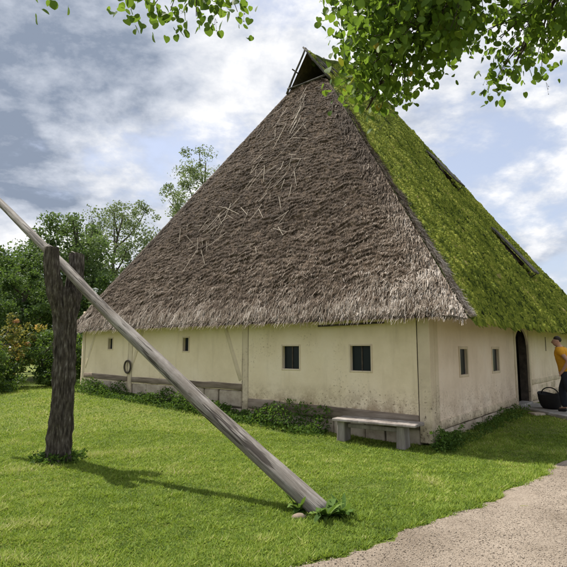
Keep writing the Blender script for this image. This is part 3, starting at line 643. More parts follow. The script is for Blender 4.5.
F = np.concatenate([np.concatenate([b + q for q in tri], 1) for tri in ((0, 1, 4), (1, 2, 4), (2, 3, 4), (3, 0, 4))])
tint = np.clip(.46 + .24 * fbm(s * .9, hr * .9, 0, 81) + .22 * lumpy + .34 * fbm(s * 14, hr * 3.5, 0, 85, 2) + rng.normal(0, .15, n) + .07 * np.exp(-(s - s0) / .5), 0, 1)
o = ob('moss', V, F, M['moss'], roof, attrs={'tint': np.repeat(tint, 5)}); o['kind'] = 'stuff'
# long side eave fringe: dark moss and reed ends
n = 9000; s = rng.uniform(.45, LEN, n) ; vv = rng.uniform(.002, .011, n); Pp = right_pt(s, vv); dr = unit(dn + sd_ * rng.normal(0, .2, n)[:, None] + np.array([0, .25, 0]))
Dv = dr * (vv * LSR + rng.uniform(-.05, .06, n))[:, None]; Wv = unit(np.cross(dr, nR)) * rng.uniform(.004, .012, n)[:, None]
V, F, T = strips(Pp + nR * rng.uniform(-.10, -.03, n)[:, None], Dv, Wv, nR * .01 + np.zeros((n, 3)), np.clip(rng.normal(.12, .14, n), 0, 1), 2, .4)
o = ob('straw', V, F, M['straw'], roof, attrs={'tint': T}); o['kind'] = 'stuff'

# gablet: open triangular smoke hole with poles round it
gab = empty('gablet'); gab.parent = house
def pole(name, a, b_, r, mat, parent, seed=0):
    a, b_ = np.array(a, float), np.array(b_, float); pts = np.linspace(a, b_, 7) + .012 * np.stack([vn(np.arange(7) * .8, seed, k_) for k_ in range(3)], 1); return tube(name, pts, np.linspace(r, r * .8, 7), mat, parent, 7)
ap = np.array([SG - .16, TM, ZR + .05])
pole('verge_pole', gr_ + [-.12, -.16, -.16], ap + [0, .03, .05], .036, M['hatch_wood'], gab, 1)
pole('verge_pole', gl + [-.08, .06, -.12], ap + [.05, -.03, .05], .036, M['hatch_wood'], gab, 2)
pole('base_pole', gr_ + [-.10, -.02, .02], gl + [-.10, .02, .02], .036, M['hatch_wood'], gab, 3)
for q, off in ((.50, .18),): # purlin ends sticking out past the verge
    p_ = gl + (ap - gl) * (1 - q); pole('peg', p_ + [-.08, .12, .03], p_ + [.5, .0, -.08], .022, M['dark_wood'], gab, int(q * 9))
for k in range(7):     # poles weighting the ridge thatch beside the gablet
    x0 = SG + .02 + k * .17; pole('weight_pole', (x0 - .02, TM + .06, ridge_z(x0) + .14), (x0 + .05, TM - .62 - .05 * (k % 3), float(ridge_z(x0)) - .78), .032, M['hatch_wood'], gab, 10 + k)
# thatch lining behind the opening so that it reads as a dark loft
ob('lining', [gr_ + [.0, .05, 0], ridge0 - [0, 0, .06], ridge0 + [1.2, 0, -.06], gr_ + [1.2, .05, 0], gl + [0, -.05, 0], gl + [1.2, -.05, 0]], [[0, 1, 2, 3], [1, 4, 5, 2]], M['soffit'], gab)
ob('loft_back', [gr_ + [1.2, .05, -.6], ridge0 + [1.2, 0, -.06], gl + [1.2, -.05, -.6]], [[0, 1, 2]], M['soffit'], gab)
# roof hatches: plank flaps propped open on the mossy slope
def slope_pt(s_, t_v, up=0.): v_ = (t_v + OR) / (TM + OR); return right_pt(np.array(float(s_)), np.array(float(v_))) + nR * up
for q, (hs, ht, hw_, hd) in enumerate(HATCH):
    hx = empty('roof_hatch'); hx.parent = house
    top0, bot0 = slope_pt(hs, ht + hd, .06), slope_pt(hs, ht, .06); lift = nR * .17
    npl = 5; pw = 2 * hw_ / npl
    for k in range(npl):
        sx = hs - hw_ + pw * (k + .5); rr = random.Random(q * 10 + k); ext = rr.uniform(-.05, .06)
        a = slope_pt(sx, ht + hd + rr.uniform(0, .12), .10); b_ = slope_pt(sx, ht, .06) + lift; b_ = b_ + (b_ - a) * ext * .5
        ax_ = unit(b_ - a); sx_ = np.array([1., 0, 0]); up_ = np.cross(sx_, ax_); up_ = up_ if up_[2] > 0 else -up_
        Vv = [a + sx_ * sg * (pw / 2 - .012) + up_ * hh for hh in (0, .035) for sg in (-1, 1)] + [b_ + sx_ * sg * (pw / 2 - .012) + up_ * hh for hh in (0, .035) for sg in (-1, 1)]
        bm = bmesh.new(); vs2 = [bm.verts.new(p) for p in Vv]
        for f_ in ((0, 1, 3, 2), (4, 6, 7, 5), (0, 4, 5, 1), (2, 3, 7, 6), (0, 2, 6, 4), (1, 5, 7, 3)): bm.faces.new([vs2[z_] for z_ in f_])
        bmesh.ops.recalc_face_normals(bm, faces=bm.faces[:]); obm('plank', bm, M['hatch_wood'], hx)
    for sg in (-1, 1):
        p_ = slope_pt(hs + sg * (hw_ - .06), ht + .04, -.06); pole('prop', p_, p_ + nR * .24, .02, M['dark_wood'], hx, q * 5 + sg)
        # cheek board: dark triangle set back under the flap
        c0 = slope_pt(hs + sg * (hw_ - .12), ht + hd * .95, .03); c1 = slope_pt(hs + sg * (hw_ - .12), ht + .3, -.05); c2 = c1 + nR * .16
        tk = np.array([.02, 0, 0]); ob('cheek', [c0, c1, c2, c0 + tk, c1 + tk, c2 + tk], [[0, 1, 2], [3, 5, 4], [0, 3, 4], [0, 4, 1], [1, 4, 5], [1, 5, 2], [2, 5, 3], [2, 3, 0]], M['dark_wood'], hx)
# ------------------------------------------------------------------ things on and by the left wall
def hp(s_, t_v, z_): x_, y_ = to_w(s_, t_v); return np.array([float(x_), float(y_), z_])
# iron ring
rg = []; c = hp(-.055, 8.35, 1.13)
a = np.linspace(0, 2 * np.pi, 25); pts = np.stack([c[0] + Lv[0] * .135 * np.cos(a), c[1] + Lv[1] * .135 * np.cos(a), c[2] + .16 * np.sin(a)], 1)
o = tube('wall_ring', pts, np.full(25, .024), M['dark_wood'], None, 8, cap=False); tag(o, 'dark round hoop hanging on the yellow wall near its far end', 'hoop')
# pole slung under the eave
p0, p1 = hp(-.17, 2.15, 2.04), hp(-.15, .75, 2.07)
o = tube('eave_pole', np.linspace(p0, p1, 8), np.full(8, .02), M['dark_wood'], None, 7); tag(o, 'thin dark pole slung under the brown thatch above the bench', 'pole')
# bench
bx_, by_ = to_w(-.36, .92); bz = float(gz(bx_, by_))
bench = empty('wooden_bench', (float(bx_), float(by_), bz), HA + R_(3)); tag(bench, 'low grey plank bench on squat block legs by the yellow wall', 'bench')
bt = .345 - bz
for k, (a, b2) in enumerate(((-.21, -.004), (.004, .20))):
    bm = bmesh.new(); add_box(bm, (a, -.86, bt), (b2, .66, bt + .045), None, .008, .008, k + 3); obm('seat_plank', bm, M['old_wood'], bench)
for y_ in (-.56, .54): box('leg', (-.13, y_ - .075, -.04), (.13, y_ + .075, bt - .001), M['old_wood'], bench, .015, .012, int(y_ * 10) + 20)
box('stretcher', (-.03, -.48, bt - .12), (.02, .46, bt - .05), M['old_wood'], bench, .008)

# slabs at the door, step stone, bag
def slab(name, pts, z0, z1, mat, label, cat, group=None, seed=0):
    bm = bmesh.new(); P_ = [hp(p[0], p[1], 0) for p in pts]; c = np.mean(P_, axis=0); rr = random.Random(seed)
    lo = [bm.verts.new((p[0] - c[0], p[1] - c[1], 0)) for p in P_]; hi = [bm.verts.new((p[0] - c[0], p[1] - c[1], z1 - z0 + rr.uniform(-.006, .006))) for p in P_]
    bm.faces.new(lo[::-1]); bm.faces.new(hi); n_p = len(P_)
    for k in range(n_p): bm.faces.new((lo[k], lo[(k + 1) % n_p], hi[(k + 1) % n_p], hi[k]))
    bmesh.ops.bevel(bm, geom=bm.edges[:], offset=.015, segments=2, affect='EDGES'); bmesh.ops.recalc_face_normals(bm, faces=bm.faces[:])
    o = obm(name, bm, mat, None, (c[0], c[1], z0)); tag(o, label, cat, group); return o
slab('door_slab', [(5.35, -.08), (4.62, -.85), (5.75, -1.55), (6.85, -.08)], .02, .175, M['stone_grey'], 'grey stone slab right outside the dark arched doorway', 'stone slab')
slab('path_slab', [(4.58, -.88), (3.75, -1.75), (4.85, -2.45), (5.70, -1.58)], .0, .165, M['stone_grey'], 'grey stone slab between the door slab and the gravel path', 'stone slab', seed=5)
slab('step_stone', [(4.55, -.42), (4.35, -.62), (4.60, -.80), (4.80, -.60)], float(gz(*to_w(4.5, -.6))) - .05, .16, M['stone'], 'small pale stone block in the grass beside the door slab', 'stone', seed=6)

# ------------------------------------------------------------------ forked post and sweep pole
FB = np.array([-3.22, 7.76, 0.])
post = empty('forked_tree_post', FB); tag(post, 'dark barked tree trunk ending in a sawn fork, standing in the lawn', 'tree trunk')
def bole(name, pts, rad, n, seed, m=60, ridge=.10):
    p = spline(pts, m); r_ = np.interp(np.linspace(0, 1, m), np.linspace(0, 1, len(rad)), rad); V, F = tube_np(p - FB, r_, n, rough=.22, seed=seed, ridge=ridge); return ob(name, V, F, M['bark'], post, smooth=False)
bole('trunk', [(-3.22, 7.76, -.1), (-3.22, 7.76, .3), (-3.21, 7.75, 1.2), (-3.23, 7.75, 1.9), (-3.25, 7.76, 2.35), (-3.25, 7.77, 2.5)], [.210, .160, .140, .142, .160, .12], 72, 3, 140, .20)
bole('prong', [(-3.23, 7.76, 1.80), (-3.27, 7.71, 2.10), (-3.345, 7.62, 2.45), (-3.385, 7.56, 2.8), (-3.39, 7.54, 3.08)], [.06, .110, .112, .100, .085], 48, 9, 60, .2)
bole('prong', [(-3.23, 7.76, 1.80), (-3.22, 7.82, 2.10), (-3.20, 7.93, 2.45), (-3.21, 8.00, 2.8), (-3.215, 8.03, 3.06)], [.06, .115, .115, .112, .10], 48, 15, 60, .2)
for c_, r_ in (((-3.39, 7.54, 3.082), .07), ((-3.22, 8.03, 3.062), .09)):
    V, F = tube_np(np.array([c_, np.array(c_) + [.006, .0, .012]]) - FB, [r_, r_ * .9], 18); ob('sawn_end', V, F, M['old_wood'], post)
F0 = np.array([.36, 5.36, .02]); K0 = np.array([-3.30, 7.76, 2.86])
qs = np.linspace(-.02, 2.0, 90); pts = F0 + (K0 - F0) * qs[:, None]; pts[:, 2] -= .06 * np.sin(np.pi * np.clip(qs, 0, 1)); pts[:, 0] += .018 * vn(qs * 5, 0, 0, 3); pts[:, 2] += .018 * vn(qs * 4, 0, 0, 13)
V, F = tube_np(pts - F0, np.interp(qs, [0, .3, 1, 2], [.100, .090, .070, .055]), 28, rough=.10, seed=7, ridge=.035)
m, t, b, o_ = new_mat('sweep_pole_wood')
# grain runs along the pole: use rotated object coordinates
ax_ = Vector(K0 - F0).normalized(); rot = ax_.to_track_quat('Z', 'Y').inverted().to_euler()
tc_ = t.nodes.new('ShaderNodeTexCoord'); mp = t.nodes.new('ShaderNodeMapping'); mp.vector_type = 'POINT'; mp.inputs['Rotation'].default_value = rot; t.links.new(tc_.outputs['Object'], mp.inputs[0])
mp2 = t.nodes.new('ShaderNodeMapping'); mp2.inputs['Scale'].default_value = (1, 1, .07); t.links.new(mp.outputs[0], mp2.inputs[0])
def nz(sc_, det, vec): 
    n = t.nodes.new('ShaderNodeTexNoise'); n.inputs['Scale'].default_value = sc_; n.inputs['Detail'].default_value = det; n.inputs['Roughness'].default_value = .65; t.links.new(vec, n.inputs['Vector']); return n.outputs[0]
g_ = nz(26, 6, mp2.outputs[0]); crk = n_ramp(t, nz(15, 3, mp2.outputs[0]), [(.38, (0, 0, 0)), (.44, (1, 1, 1))])
cb = n_ramp(t, g_, [(.3, (.10, .088, .076)), (.5, (.235, .213, .19)), (.72, (.40, .375, .35))]); cb = n_mix(t, n_ramp(t, nz(2.2, 5, mp.outputs[0]), [(.40, (0, 0, 0)), (.66, (.75, .75, .75))]), cb, (.12, .098, .075))
cb = n_mix(t, crk, (.06, .05, .042), cb); t.links.new(cb, b.inputs['Base Color']); b.inputs['Roughness'].default_value = .75
n_bump(t, b, n_math(t, 'ADD', g_, n_math(t, 'MULTIPLY', crk, .8)), .6, .012)
pl = ob('sweep_pole', V, F, m, None, smooth=True, loc=F0); tag(pl, 'long silvery well sweep pole leaning from the fork down to the grass', 'pole')

# ------------------------------------------------------------------ low plants
def weeds(n, area, hmax, size, seed_t=.4):
    s_, t_v = area(n); x_, y_ = to_w(s_, t_v); hh = rng.random(n) ** 1.3 * hmax * (1 + .15 * (t_v > 1.7) * (t_v < 4.6)) * (.35 + .9 * np.maximum(0, .5 + vn(s_ * 2.1, t_v * 2.1, 0, 66)))
    c = np.stack([x_, y_, gz(x_, y_) + hh], 1); return kites(c, size * rng.uniform(.6, 1.5, n), np.clip(rng.normal(seed_t, .2, n) + hh * .5, 0, 1), .9, .5, .2)
A = weeds(9500, lambda n: (-.06 - .62 * rng.random(n) ** 1.5, rng.uniform(1.9, 10.2, n)), .30, .06)
B = weeds(2600, lambda n: (rng.uniform(-.25, 4.9, n), -.05 - .40 * rng.random(n) ** 1.6), .13, .045)
Cc = weeds(1500, lambda n: (rng.normal(.15, .22, n), -.12 - .25 * rng.random(n)), .36, .05)
V, F = join([(q[0], q[1]) for q in (A, B, Cc)]); o = ob('wall_weeds', V, F, M['weed'], attrs={'tint': np.concatenate([q[2] for q in (A, B, Cc)])}); tag(o, 'dark green weeds growing along the foot of the farmhouse walls', 'weeds', kind='stuff')
# leafy weed clump round the trunk foot
def leafplant(name, loc, leaves, mat, label, cat, seed):
    root = empty(name, loc); tag(root, label, cat); rr = np.random.default_rng(seed)
    for (az, ln_, w_, up_, dr_) in leaves:
        n = 8; q = np.linspace(0, 1, n); out_ = np.array([math.cos(az), math.sin(az), 0]); sd = np.array([-math.sin(az), math.cos(az), 0])
        c = out_ * (ln_ * .75 * q)[:, None] + np.array([0, 0, 1]) * (ln_ * (up_ * q - dr_ * q ** 2.2))[:, None]
        wd = w_ * np.sin(np.pi * np.clip(q * .9 + .06, 0, 1)) ** .8; wav = .12 * w_ * np.sin(q * 14 + seed)
        V = np.stack([c - sd * wd[:, None] + np.array([0, 0, 1]) * (.25 * wd + wav)[:, None], c, c + sd * wd[:, None] + np.array([0, 0, 1]) * (.25 * wd - wav)[:, None]], 1).reshape(-1, 3); F = []
        for k in range(n - 1):
            for m_ in (0, 1): F.append([k * 3 + m_, k * 3 + m_ + 1, k * 3 + 4 + m_, k * 3 + 3 + m_])
        ob('leaf', V, F, mat, root, attrs={'tint': np.full(len(V), rr.uniform(.3, .95))}, smooth=True)
    return root
def rl(n, seed, l0, l1, w0, w1): 
    r = random.Random(seed); return [(r.uniform(0, 6.28), r.uniform(l0, l1), r.uniform(w0, w1), r.uniform(.5, 1.1), r.uniform(.2, .9)) for _ in range(n)]
leafplant('dock_plant', (.40, 5.20, 0), rl(30, 3, .15, .32, .022, .042), M['weed'], 'broad leaved dock plant right at the foot of the leaning pole', 'plant', 3)
leafplant('dock_plant', (.16, 5.42, 0), rl(20, 5, .12, .26, .018, .034), M['weed'], 'small leafy dock plant left behind the foot of the leaning pole', 'plant', 5)
leafplant('dock_plant', (.58, 5.28, 0), rl(22, 8, .12, .26, .018, .034), M['weed'], 'leafy dock plant right of the leaning pole foot', 'plant', 8)
n = 700; a = rng.uniform(0, 6.28, n); r = .17 + .22 * rng.random(n) ** 1.5; c = np.stack([FB[0] + r * np.cos(a), FB[1] + r * np.sin(a) * .9, .01 + .13 * rng.random(n) ** 1.4], 1)
V, F, T = kites(c, .06 * rng.uniform(.6, 1.5, n), np.clip(rng.normal(.45, .2, n), 0, 1), .8, .5); o = ob('trunk_foot_weeds', V, F, M['weed'], attrs={'tint': T}); tag(o, 'leafy weeds crowding round the foot of the forked trunk', 'weeds', kind='stuff')
# half buried stone by the pole foot
bm = bmesh.new(); bmesh.ops.create_icosphere(bm, subdivisions=3, radius=1)
for v_ in bm.verts: q = 1 + .25 * float(fbm(v_.co.x * 1.5, v_.co.y * 1.5, v_.co.z * 1.5, 5)); v_.co = Vector((v_.co.x * .08 * q, v_.co.y * .06 * q, v_.co.z * .05 * q))
o = obm('field_stone', bm, M['beam_brown'], None, (.15, 5.25, -.012), True); tag(o, 'rounded grey stone half buried left of the pole foot', 'stone')

# ------------------------------------------------------------------ trees and shrubs
def tree(name, loc, height, cr, leaf_mat, n_leaf, leaf, label, trunk_r=.25, base=.3, seed=1, group=None, clumps=60, spread=.55, cat='tree', low=0., squash=1.):
    r = np.random.default_rng(seed); root = empty(name, loc); tag(root, label, cat, group)
    parts = []; H = height; ends = []
    tp = np.array([[0, 0, -.2], [r.normal(0, .1), r.normal(0, .1), H * .3], [r.normal(0, .25), r.normal(0, .25), H * .6], [r.normal(0, .3), r.normal(0, .3), H * .92]])
    tps = spline(tp, 14); parts.append(tube_np(tps, np.linspace(trunk_r, trunk_r * .15, 14), 8))
    cz = H * (base + 1) / 2; rz = H * (1 - base) / 2
    nb = 16
    for k in range(nb):
        f = .25 + .65 * k / nb; st = tps[int(f * 13)]; a = k * 2.4 + r.normal(0, .3); e_z = st[2] + H * (.10 + .18 * r.random()); rr_ = cr * (.55 + .4 * r.random()) * math.sqrt(max(.08, 1 - ((min(e_z, H * .98) - cz) / (rz * 1.05)) ** 2))
        en = np.array([math.cos(a) * rr_, math.sin(a) * rr_, min(e_z, H * .96)]); midp = (st + en) / 2 + [0, 0, -.03 * H]; p = spline([st, midp, en], 8); parts.append(tube_np(p, np.linspace(trunk_r * .35, trunk_r * .06, 8), 5)); ends += [p[5], p[7]]
    V, F = join(parts); ob('trunk', V, F, M['bark'], root, smooth=True)
    d = unit(r.normal(size=(clumps, 3))); rad = r.random(clumps) ** .45; cc = d * rad[:, None] * [cr, cr, rz * squash] + [0, 0, cz]; cc[:, :2] *= (1 + .25 * r.normal(size=(clumps, 1)).clip(-1, 1)); cc[:, 2] = np.maximum(cc[:, 2], low)
    cc = np.concatenate([cc, np.array(ends)]); wgt = r.random(len(cc)) + .3; idx = r.choice(len(cc), n_leaf, p=wgt / wgt.sum()); crs = (cr * spread * .42) * (.5 + r.random(len(cc)))
    off = unit(r.normal(size=(n_leaf, 3))) * (r.random(n_leaf) ** .5)[:, None] * crs[idx][:, None] * [1, 1, .7]; c = cc[idx] + off; c[:, 2] = np.maximum(c[:, 2], .05)
    ct = r.normal(.45, .16, len(cc)); t_ = np.clip(ct[idx] + r.normal(0, .13, n_leaf), 0, 1)
    V, F, T = kites(c, leaf * r.uniform(.6, 1.4, n_leaf), t_, .5, .6, .2); o = ob('crown', V, F, leaf_mat, root, attrs={'tint': T})
    return root
G = 'trees beyond the shrubs on the left'
tree('broadleaf_tree', (-12.4, 31, 0), 10.0, 2.9, M['leaf_mid'], 13000, .175, 'tall green tree whose crown rises right behind the forked trunk', .28, .30, 11, G, 70, .5)
tree('broadleaf_tree', (-16.3, 30, 0), 7.6, 3.2, M['leaf_dark'], 17000, .175, 'broad dark tree at the left edge of the photo behind the shrubs', .3, .12, 12, G, 60)
tree('broadleaf_tree', (-13.3, 26, 0), 5.4, 2.6, M['leaf_dark'], 15300, .15, 'lower bright green tree filling the gap left of the forked trunk', .2, .08, 13, G, 55)
tree('ash_tree', (-11.9, 38, 0), 12.6, 3.6, M['leaf_pale'], 9500, .175, 'airy pale green tree standing between the forked trunk and the roof', .26, .42, 14, G, 80, .48)
tree('ash_tree', (-10.2, 40, 0), 9.6, 3.0, M['leaf_dark'], 8840, .175, 'green tree just peeping over the lower left roof edge', .24, .3, 15, G, 90, .6)
tree('tall_tree', (-7.3, 44, 0), 19.2, 3.0, M['leaf_pale'], 15000, .18, 'tree whose top alone shows above the upper left roof edge', .3, .45, 16, None, 120, .6)
tree('broadleaf_tree', (-9.6, 29, 0), 5.6, 2.6, M['leaf_dark'], 11900, .165, 'low dark tree behind the far corner of the farmhouse', .2, .05, 18, G, 50)
tree('broadleaf_tree', (-17.0, 38, 0), 9.5, 3.6, M['leaf_dark'], 11900, .20, 'dark tree standing farthest back on the left', .3, .1, 19, G, 50)
GS = 'shrubs at the left edge of the lawn'
tree('garden_shrub', (-8.9, 15.7, 0), 1.75, 1.15, M['leaf_shrub'], 9000, .085, 'dark dense shrub at the left edge of the lawn', .05, .0, 21, GS, 60, .6, 'shrub', .1)
tree('garden_shrub', (-7.55, 17.4, .1), 2.05, 1.05, M['leaf_shrub'], 8500, .085, 'bright green shrub behind the forked trunk', .05, .0, 22, GS, 60, .6, 'shrub', .1)
tree('garden_shrub', (-6.35, 17.9, .2), 2.1, .75, M['leaf_shrub'], 5000, .085, 'narrow shrub tucked behind the far corner of the house', .04, .0, 23, GS, 40, .6, 'shrub', .1)
tree('garden_shrub', (-8.3, 19.6, .1), 2.2, 1.3, M['leaf_shrub'], 6000, .095, 'shrub standing farthest back between the copper shrub and the house', .05, .0, 26, GS, 50, .6, 'shrub', .1)
tree('garden_shrub', (-10.6, 17.4, 0), 2.2, 1.4, M['leaf_shrub'], 7000, .095, 'large shrub cut off by the left edge of the view', .05, .0, 24, GS, 50, .6, 'shrub', .1)
tree('copper_shrub', (-8.75, 17.0, 0), 2.75, .85, M['leaf_autumn'], 2600, .10, 'shrub with yellow and copper leaves above the dark shrubs', .05, .25, 25, None, 40, .5, 'shrub', .3)

# ------------------------------------------------------------------ linden with overhanging boughs (its trunk stands behind the viewer)
lin = empty('linden_tree', (3.0, -2.2, 0)); tag(lin, 'leafy linden boughs hanging into the top of the view', 'tree'); LB = np.array([3.0, -2.2, 0])
V, F = tube_np(spline([(0, 0, -.2), (.0, .05, 1.5), (-.1, .15, 3.2), (-.05, .2, 5.5), (.1, .2, 8)], 30), np.linspace(.34, .12, 30), 24, rough=.2, ridge=.08, seed=2); ob('trunk', V, F, M['bark'], lin)
def leaf_mesh(seed):
    r = random.Random(seed); f = r.uniform(.06, .16); cu = r.uniform(.02, .14)
    half = [(0, .06), (.22, .0), (.42, .14), (.47, .38), (.37, .66), (.17, .86), (0, .97)]
    V = []; F = []
    for (xx, yy) in half: V.append((xx, yy, xx * f * 2 - cu * yy * yy))
    for (xx, yy) in half: V.append((-xx, yy, xx * f * 2 - cu * yy * yy))
    V.append((0, .5, -cu * .25)); c = 14
    for k in range(6): F.append((c, k, k + 1)); F.append((c, 7 + k + 1, 7 + k))
    V.append((0, -.45, .04)); V.append((.018, .05, 0)); F.append((15, 16, 7))          # stalk
    return np.array(V), np.array(F)
LM = [leaf_mesh(k) for k in range(4)]
poly_r = np.array([(0.36, 4.45), (0.44, 4.16), (0.50, 3.9), (0.40, 3.73), (0.42, 3.60), (0.55, 3.56), (0.66, 3.45), (0.86, 3.45), (0.98, 3.55), (1.09, 3.61), (1.2, 3.69), (1.3, 3.88), (1.45, 3.98), (1.53, 4.10), (1.69, 4.12), (1.75, 3.94), (1.73, 3.73), (1.79, 3.66), (1.89, 3.66), (1.94, 3.81), (2.03, 3.94), (2.25, 3.9), (2.6, 4.1), (2.6, 4.75), (.36, 4.75)])
def inside(px_, py_, poly):
    r = np.zeros(len(px_), bool); a = poly; b_ = np.roll(poly, -1, 0)
    for (x0, y0), (x1, y1) in zip(a, b_):
        c = ((y0 > py_) != (y1 > py_)) & (px_ < (x1 - x0) * (py_ - y0) / (y1 - y0 + 1e-12) + x0); r ^= c
    return r
lr = np.random.default_rng(5)
qx = lr.uniform(.3, 2.6, 1500); qz = lr.uniform(3.3, 4.75, 1500); ok = inside(qx - .05, qz - .15, poly_r); qx, qz = qx[ok][:430], qz[ok][:430]
cr_ = np.stack([qx, 3.8 + lr.uniform(-.5, .6, len(qx)), qz], 1)
left_c = []
for (x_, z_, m_) in ((-1.72, 3.90, 5), (-1.48, 3.88, 6), (-1.12, 3.90, 7), (-.90, 3.83, 12), (-.78, 3.86, 14), (-.60, 3.82, 16), (-.45, 3.84, 16), (-.32, 3.88, 10), (-.98, 3.98, 12), (-.7, 4.05, 14), (-.45, 4.05, 14), (-1.4, 4.1, 8)):
    left_c.append((x_, 3.2 + lr.uniform(-.15, .2), z_ + .05, m_))
boughs = [ # name, polyline (world), radius
 ([(2.95, -2.0, 3.2), (2.6, .2, 4.6), (2.0, 2.2, 4.9), (1.5, 3.6, 4.55), (.95, 4.1, 4.0), (.70, 4.2, 3.6)], .07),
 ([(2.95, -2.0, 3.0), (3.0, .4, 4.5), (2.7, 2.4, 4.75), (2.2, 3.7, 4.4), (1.88, 4.0, 3.9)], .06),
 ([(2.9, -2.0, 3.6), (1.6, -.2, 4.9), (.2, 1.6, 5.0), (-.45, 2.9, 4.4), (-.62, 3.2, 3.95)], .06),
 ([(2.9, -2.0, 3.4), (1.2, -.4, 5.0), (-.8, 1.6, 5.0), (-1.4, 2.8, 4.45), (-1.5, 3.2, 4.0)], .05)]
bobs = []; bpts = []
for k, (pl_, r0) in enumerate(boughs):
    p = spline(pl_, 40); V, F = tube_np(p - LB, np.linspace(r0, .006, 40), 8); bobs.append(ob('bough', V, F, M['bark_twig'], lin, smooth=True)); bpts.append(p)
clusters = [(c, 14) for c in cr_] + [(np.array(c[:3]), int(c[3] * 1.8)) for c in left_c]
lv = [[] for _ in bobs]; tw = [[] for _ in bobs]; fr = []
for c, m_ in clusters:
    dmin = [np.linalg.norm(p[18:] - c, axis=1).min() for p in bpts]; bi = int(np.argmin(dmin)); p = bpts[bi]; cand = p[14:]; k = int(np.argmin(np.linalg.norm(cand - c - [0, -.25, .25], axis=1))); st = cand[k]
    pt = spline([st, (st + c) / 2 + [0, 0, .06], c], 6); tw[bi].append(tube_np(pt - LB, np.linspace(.007, .0025, 6), 4, cap=False))
    for q in range(m_):
        pos = c + np.clip(lr.normal(0, .085, 3), -.14, .14); lv[bi].append((pos, lr.uniform(.036, .076), lr.random()))
    if lr.random() < .35: fr.append((bi, c + lr.normal(0, .06, 3) + [0, 0, -.08]))
for bi in range(len(bobs)):
    if tw[bi]: V, F = join(tw[bi]); ob('twigs', V, F, M['bark_twig'], bobs[bi], kind='stuff')
    # leaves: nearest the lower rim of the boughs are single leaves, the rest one mass
allv = [(bi, *q) for bi in range(len(bobs)) for q in lv[bi]]
rim = np.array([q[1][2] + .08 * abs(q[1][1] - 3.5) for q in allv]); order = np.argsort(rim); single = set(order[:300].tolist())
lmeshes = []
for k in range(12):
    V, F = LM[k % 4]; me = mesh_np('leaf', V, F, M['leaf_linden'], {'tint': np.full(len(V), [.2, .35, .45, .5, .55, .6, .66, .72, .8, .85, .4, .97][k])}, True); lmeshes.append(me)
def leaf_mtx(pos, size, rr):
    az = rr.uniform(0, 6.28); pit = rr.normal(-.95, .45); roll = rr.normal(0, .55)
    return Matrix.Translation(Vector(pos - LB)) @ Matrix.Rotation(az, 4, 'Z') @ Matrix.Rotation(pit, 4, 'X') @ Matrix.Rotation(roll, 4, 'Y') @ Matrix.Scale(size, 4)
mass = [[] for _ in bobs]; mt = [[] for _ in bobs]
for q, (bi, pos, size, rv) in enumerate(allv):
    M4 = leaf_mtx(pos, size, lr)
    if q in single:
        kk = int(lr.integers(0, 11)) if lr.random() > .03 else 11; o = link('leaf', lmeshes[kk], bobs[bi]); o.matrix_basis = M4
    else:
        V, F = LM[q % 4]; A = np.array(M4); mass[bi].append((V @ A[:3, :3].T + A[:3, 3], F)); mt[bi].append(np.full(len(V), np.clip(lr.normal(.5, .17), 0, .86)))
for bi in range(len(bobs)):
    if mass[bi]: V, F = join(mass[bi]); ob('leaves', V, F, M['leaf_linden'], bobs[bi], attrs={'tint': np.concatenate(mt[bi])}, smooth=True, kind='stuff')
# small round fruits on stalks
fru = [[] for _ in bobs]
for bi, c in fr:
    for q in range(3):
        e_ = c - LB + lr.normal(0, .025, 3); fru[bi].append(tube_np(np.array([c - LB + [0, 0, .07], e_ + [0, 0, .004]]), [.001, .001], 3, cap=False)); V = oc * .0055 + e_; fru[bi].append((V, of))
for bi in range(len(bobs)):
    if fru[bi]: V, F = join(fru[bi]); ob('fruits', V, F, M['bark_twig'], bobs[bi], kind='stuff')

# ------------------------------------------------------------------ the visitor at the door and the bag
def flat(name, c, rough=.8, c2=None, scale=20):
    c2 = c2 or tuple(q * .8 for q in c); return surf(name, [(.35, c2), (.65, c)], scale, rough, .25, .004)
M['skin'] = flat('skin', (.42, .24, .16), .6); M['shirt'] = flat('mustard_cotton', (.62, .30, .020), .9); M['jeans'] = flat('dark_denim', (.022, .026, .036), .9); M['hair'] = flat('dark_hair', (.03, .022, .016), .7); M['shoe'] = flat('black_shoe', (.02, .02, .02), .6); M['bag'] = flat('black_bag', (.018, .018, .019), .7)
def skinned(name, verts, edges, rad, mat, parent, root=0, sub=2):
    me = bpy.data.meshes.new(name); me.from_pydata([tuple(v) for v in verts], edges, []); o = link(name, me, parent); me.materials.append(mat)
    md = o.modifiers.new('Skin', 'SKIN'); md.use_smooth_shade = True
    sv = me.skin_vertices[0].data
    for k, r in enumerate(rad): sv[k].radius = (r, r) if not isinstance(r, tuple) else r; sv[k].use_root = (k == root)
    s_ = o.modifiers.new('Subdivision', 'SUBSURF'); s_.levels = sub; s_.render_levels = sub
    return o
zb = .175; pw = hp(4.93, -1.22, zb)
bv = [(0, 0, .93), (0, .03, 1.12), (0, .08, 1.32), (0, .12, 1.45), (0, .135, 1.49), (0, .18, 1.545), (0, .175, 1.615), (0, .165, 1.675),
      (.09, .0, .88), (.10, .15, .50), (.10, .10, .09), (.10, .25, .045), (-.09, .0, .88), (-.10, -.06, .49), (-.10, -.36, .17), (-.10, -.27, .045),
      (.18, .09, 1.40), (.25, -.16, 1.18), (.24, -.04, .98), (.235, .01, .92), (-.18, .09, 1.40), (-.24, -.10, 1.15), (-.23, .02, .95), (-.225, .06, .89), (0, .295, 1.57), (.085, .15, 1.60), (-.085, .15, 1.60)]
